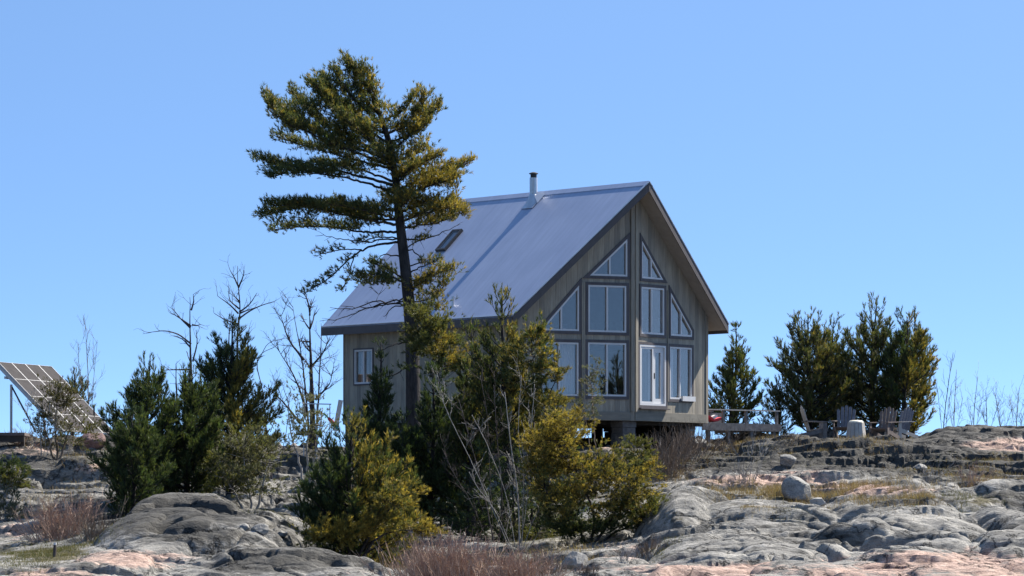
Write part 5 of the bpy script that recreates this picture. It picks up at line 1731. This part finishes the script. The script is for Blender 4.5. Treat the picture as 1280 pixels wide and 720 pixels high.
# bare saplings on the right skyline
for k, (px, top, lean_, sd, lab) in enumerate([
        (1178, 440, 14, 71, 'tallest leafless sapling right of the pines'), (1192, 462, 4, 72, 'leafless sapling just right of the tallest bare one'), (1216, 470, 6, 73, 'thin leafless sapling midway along the right skyline'),
        (1234, 488, -2, 74, 'short leafless stem on the right skyline, left of the crooked one'), (1252, 492, -8, 75, 'crooked short leafless sapling on the right skyline'), (1270, 484, 4, 76, 'leafless sapling second from the right edge'), (1280, 492, 6, 77, 'leafless sapling at the right edge')]):
    bare(lab, (px, 545), [[(px, 545), (px + lean_ * .4, (545 + top) / 2), (px + lean_, top)], [(px + 1, 545), (px - 6, 545 - (545 - top) * .55)], [(px + 2, 540), (px + 12, 545 - (545 - top) * .6)]],
         148, sd, 'bare_sapling', 'bare sapling', 'palebark' if k % 3 else 'deadbark', .02, 6, .7, 2, .7, group='leafless saplings on the right skyline')
# bare trees on the left
bare('leafless birch sapling right of the solar array', (112, 545), [[(110, 545), (110, 480), (106, 408)], [(111, 545), (117, 480), (122, 424)], [(110, 520), (100, 470), (98, 430)]], 148, 81, 'bare_birch', 'bare tree', 'twig', .03, 9, .8, 2, 1.0, r1=.006)
bare('dead snag with a long level branch reaching left over the pines', (240, 560),
     [[(241, 560), (240, 480), (239, 420), (239, 372)], [(239, 430), (222, 418), (205, 414), (186, 416)], [(238, 410), (226, 398), (215, 384)], [(239, 408), (228, 400), (214, 392)], [(240, 406), (246, 407), (250, 406)], [(241, 452), (246, 430), (245, 412)], [(238, 434), (228, 424), (216, 420)], [(240, 462), (222, 462), (202, 463)], [(221, 500), (220, 470), (220, 455)], [(238, 480), (228, 478), (222, 480)], [(239, 388), (242, 376), (241, 368)]],
     131, 82, 'dead_snag', 'dead tree', 'deadbark', .085, 4, .5, 2, .3)
bare('tall dead snag with upturned forked tips above the golden-sided pine', (298, 560),
     [[(298, 560), (297, 470), (297, 420), (300, 385), (297, 350), (297, 332)], [(299, 398), (318, 386), (345, 376)], [(299, 390), (312, 380), (322, 366)], [(299, 392), (308, 388), (320, 384)], [(299, 386), (288, 376), (286, 366)], [(298, 392), (286, 380), (272, 370)], [(298, 358), (292, 345), (288, 338)], [(298, 360), (304, 345), (305, 338)], [(297, 405), (283, 400), (268, 392)], [(300, 378), (295, 372), (291, 370)], [(310, 470), (309, 440), (312, 408)], [(285, 450), (286, 420), (288, 398)]],
     130, 83, 'dead_snag', 'dead tree', 'deadbark', .08, 4, .5, 2, .3)
bare('dead many-trunked tree beside the left house corner', (388, 560),
     [[(392, 560), (389, 480), (387, 430), (386, 380)], [(388, 560), (382, 490), (376, 440), (366, 385)], [(394, 560), (398, 480), (400, 430), (400, 405)], [(380, 450), (362, 425), (350, 390)], [(388, 460), (404, 440), (410, 425)], [(384, 520), (372, 480), (350, 440), (343, 432)], [(394, 500), (412, 480), (414, 470)], [(376, 530), (352, 500), (330, 480)]],
     147, 84, 'dead_tree', 'dead tree', 'deadbark', .13, 10, .8, 2, .25)
bare('fallen-looking dead branch sticking out right of the golden-sided pine', (330, 560),
     [[(340, 560), (330, 500), (322, 450), (346, 432)], [(322, 452), (335, 430), (352, 425)], [(338, 540), (350, 500), (340, 470)], [(345, 560), (360, 520), (352, 480)]],
     135, 85, 'dead_branches', 'dead tree', 'deadbark', .035, 5, .5, 2, .3)
young_pine('small pale pine peeping over the solar array', 92, 462, 548, 26, 151, 86, GREY + GREEN, dens=.8, taper=.7, low=.2)
bushy('olive-brown bush in front of the solar array',
      [(72, 515, 28, 36, 0, 1, DRAB), (56, 535, 22, 26, 0, .8, DRAB), (95, 538, 26, 22, -.2, 1, DRAB + OLIVE), (80, 495, 14, 18, 0, 1, DRAB)],
      [[(72, 562), (70, 530), (72, 490)], [(72, 562), (86, 540), (95, 525)], [(70, 562), (56, 535), (50, 515)]],
      137.5, 87, 'brushy_bush', 'bush', 120, 11, ln=.065, wd=.011, cr=.14, up=.8, bark='twig')
bare('grey leafless brush in front of the left solar legs', (52, 562), [[(52, 562), (50, 530), (46, 500)], [(54, 562), (60, 530), (62, 505)], [(50, 562), (40, 540), (34, 515)], [(56, 562), (66, 545), (72, 520)]], 137, 88, 'bare_shrub', 'bare shrub', 'palebark', .02, 8, .6, 2, .6)
bushy('low green juniper at the left edge below the pink ledge',
      [(4, 590, 24, 14, 0, 1, GREEN), (22, 600, 16, 8, -.1, .7, OLIVE)], [[(5, 612), (6, 600), (4, 585)]],
      131, 89, 'low_juniper', 'juniper', 70, 12, ln=.07, wd=.012, cr=.11)
bushy('silvery-green low shrub at the left edge under the overhanging rock',
      [(6, 640, 18, 20, 0, 1, GREY), (10, 622, 14, 10, 0, .6, GREY)], [[(6, 668), (6, 650), (5, 630)]],
      122, 90, 'silvery_shrub', 'shrub', 45, 10, ln=.07, wd=.012, cr=.11, bark='palebark')

# twiggy brush: many stems fanning from one foot
def brush(label, px, py, hw, h, seed, mat='twig', stems=60, name='twiggy_shrub', group=None, Y=None, spread=.5):
    rng = np.random.default_rng(seed)
    g = ground(px, py) if Y is None else gnd(px, Y)
    s = g[1] / F
    W, H = hw * s, h * s
    L = Limbs()
    for k in range(stems):
        bx, by = rng.normal() * W * .4, rng.normal() * min(W, 1.0) * .4
        x0, y0 = g[0] + bx, g[1] + by
        z0 = gz(x0, y0) - .03
        d = unit(A(bx / W * .7 + rng.normal() * spread * .6, rng.normal() * spread * .5, 1.0))
        ln = H * rng.uniform(.45, 1.08)
        pts = [A(x0, y0, z0)]
        for j in range(5):
            d = unit(d + rng.normal(size=3) * .12)
            pts.append(pts[-1] + d * ln / 5)
        pts = np.array(pts)
        L.add(pts, rng.uniform(.007, .012), .004, 3)
        for q in range(rng.integers(2, 5)):
            i = rng.integers(1, 5)
            d2 = unit(d + rng.normal(size=3) * .5 + A(0, 0, .3))
            L.add(np.array([pts[i], pts[i] + d2 * ln * .16, pts[i] + d2 * ln * .3 + A(0, 0, .02)]), .005, .0025, 3)
    mb = L.mb
    mb.v = [tuple(np.array(v) - g) for v in mb.v]
    return tag(mb.build(name, M[mat], loc=tuple(g)), label, 'shrub', group)
GR = 'leafless twiggy shrubs on the rock'
for a in [
    ('reddish leafless brush in the bottom centre, left of the pale boulder', 556, 716, 62, 62, 101, 'redtwig', 700),
    ('reddish leafless brush rising behind the pale boulder at the bottom edge', 642, 714, 52, 52, 102, 'redtwig', 480),
    ('greyish twigs between the front pine bush and the reddish brush', 500, 706, 36, 52, 103, 'twig', 170),
    ('brown brush left of the squarish grey boulder', 680, 708, 30, 34, 104, 'twig', 80),
    ('brown tangle in the left hollow below the ledges', 75, 672, 46, 56, 105, 'redtwig', 260),
    ('dark brown twigs right of the hollow tangle, by the slab', 118, 676, 24, 44, 106, 'twig', 70),
    ('tall leafless shrub below the prow, left of the patio door', 834, 598, 24, 68, 107, 'twig', 130),
    ('leafless shrub under the right house corner', 862, 570, 26, 46, 108, 'twig', 120),
    ('thin leafless shrub right of the front pier', 815, 592, 16, 48, 109, 'palebark', 30),
    ('brownish twigs below the left end of the deck', 905, 566, 26, 32, 110, 'twig', 60),
    ('greyish twigs below the right end of the deck', 945, 570, 26, 28, 111, 'palebark', 40),
    ('little twig clump left of the large rounded boulder', 930, 606, 20, 34, 112, 'palebark', 30),
    ('dead stems on the right slope above the whaleback', 1165, 600, 14, 34, 113, 'palebark', 14),
    ('tawny clump on the right slope near the edge', 1215, 606, 18, 26, 114, 'redtwig', 40),
    ('small dark bush on the pink slab, front right of the squarish boulder', 735, 716, 16, 14, 115, 'twig', 50),
    ('little brown bush at the foot of the golden juniper, right', 812, 690, 18, 22, 116, 'twig', 50),
    ('pale twigs on the stones right of the squarish boulder', 778, 702, 10, 22, 117, 'palebark', 18),
    ('thin brown twigs against the left pines on the ledge', 30, 556, 18, 22, 118, 'redtwig', 40),
    ('twigs beside the profile chair', 985, 552, 14, 16, 119, 'twig', 30),
]:
    lab, px, py, hw, h, sd, mt, ns = a
    brush(lab, px, py, hw, h, sd, mt, ns, group=GR, Y={101: 97.5, 102: 96.5, 104: 98}.get(sd))

# dry grass and turf: uncountable ground cover
def grass(name, label, patches, seed, pal, ln=(.12, .35), wd=.008, lean=.35):
    rng = np.random.default_rng(seed)
    Xs, Ys, Ls = [], [], []
    for (px, py, hw, hd, cnt, k) in patches:
        g = ground(px, py)
        n = cnt
        a = rng.normal(size=n) * hw * g[1] / F * .6; b_ = rng.normal(size=n) * hd * .6
        Xs.append(g[0] + a); Ys.append(g[1] + b_); Ls.append(np.full(n, k))
    X, Y, K = np.concatenate(Xs), np.concatenate(Ys), np.concatenate(Ls)
    keep = fbm(X * 1.3, Y * 1.3, seed, 2) > -.25
    X, Y, K = X[keep], Y[keep], K[keep]
    Z = gza(X, Y)
    N = len(X)
    L_ = rng.uniform(ln[0], ln[1], N) * K
    d = unit(np.stack([rng.normal(size=N) * lean, rng.normal(size=N) * lean, np.ones(N)], -1))
    s = unit(np.stack([rng.normal(size=N), rng.normal(size=N) * .4, np.zeros(N)], -1)) * wd / 2
    b0 = np.stack([X, Y, Z - .02], -1)
    mid = b0 + d * L_[:, None] * .55
    tip = b0 + d * L_[:, None] + np.stack([rng.normal(size=N), rng.normal(size=N), -np.ones(N)], -1) * (L_[:, None] * .15)
    V = np.stack([b0 - s, b0 + s, mid + s * .7, mid - s * .7, tip], 1).reshape(-1, 3)
    i = np.arange(N)[:, None] * 5
    Fc = np.vstack([np.hstack([i, i + 1, i + 2]), np.hstack([i, i + 2, i + 3]), np.hstack([i + 3, i + 2, i + 4])])
    C = np.repeat(pick_cols(rng, N, pal, .3), 5, 0)
    o = raw_mesh(name, M['drygrass'], V, Fc, {'Col': C})
    o['kind'] = 'stuff'; o['label'] = label; o['category'] = 'grass'
    return o
STRAW = [(.30, .22, .12), (.24, .165, .09), (.20, .13, .08), (.33, .26, .15)]
TURF = [(.10, .105, .04), (.14, .125, .05), (.08, .09, .035), (.17, .14, .06)]
grass('dry_grass', 'tawny dry grass in the rock crevices', [
    (960, 622, 45, 1.4, 2600, 1.2), (1030, 628, 55, 1.2, 2600, 1.1), (1100, 618, 60, .9, 1800, 1.0), (1150, 622, 30, .8, 700, 1.0), (905, 622, 30, 1.0, 900, .9), (1050, 553, 45, .8, 700, .7), (1095, 555, 30, .6, 600, .8),
    (920, 560, 60, 1.5, 1800, .8), (990, 560, 60, 1.2, 900, .6), (1180, 590, 60, 1.6, 1500, .8), (1240, 590, 50, 1.5, 1200, .8), (1250, 572, 40, 1.0, 600, .7), (70, 560, 60, 1.4, 1200, .7), (110, 600, 40, 1.5, 800, .8), (60, 640, 50, 2.0, 1500, .9),
    (590, 712, 110, 3.0, 3500, 1.2), (690, 690, 60, 2.0, 1600, .9), (730, 702, 50, 1.5, 700, .7), (850, 585, 50, 1.5, 1000, .8), (400, 560, 50, 2.0, 700, .7), (1140, 640, 30, .8, 200, .5), (940, 634, 35, .6, 900, .5), (1000, 618, 110, 1.2, 3200, 1.3), (880, 606, 40, 1.0, 900, .9), (1090, 628, 70, .8, 1600, 1.1), (1225, 604, 40, 1.0, 900, 1.1), (830, 600, 40, 1.2, 900, 1.0)],
    201, STRAW)
grass('short_turf', 'short green and brown turf in the hollows', [
    (45, 692, 70, 4.0, 6500, .8), (30, 705, 60, 2.5, 2200, .7), (100, 690, 30, 2.0, 900, .8), (660, 690, 120, 3.0, 4500, 1.0), (1215, 628, 40, 1.2, 1500, .9), (1150, 625, 40, 1.0, 900, .6), (1190, 583, 70, 1.5, 1400, .6), (140, 590, 40, 2.0, 1500, .6), (310, 640, 60, 2.0, 1500, .6),
    (990, 640, 30, .8, 600, .5), (420, 680, 80, 2.0, 2000, .7), (820, 690, 30, 1.5, 900, .7), (900, 575, 80, 2.0, 1600, .5), (1000, 572, 80, 2.0, 1200, .5)],
    202, TURF, (.08, .22))
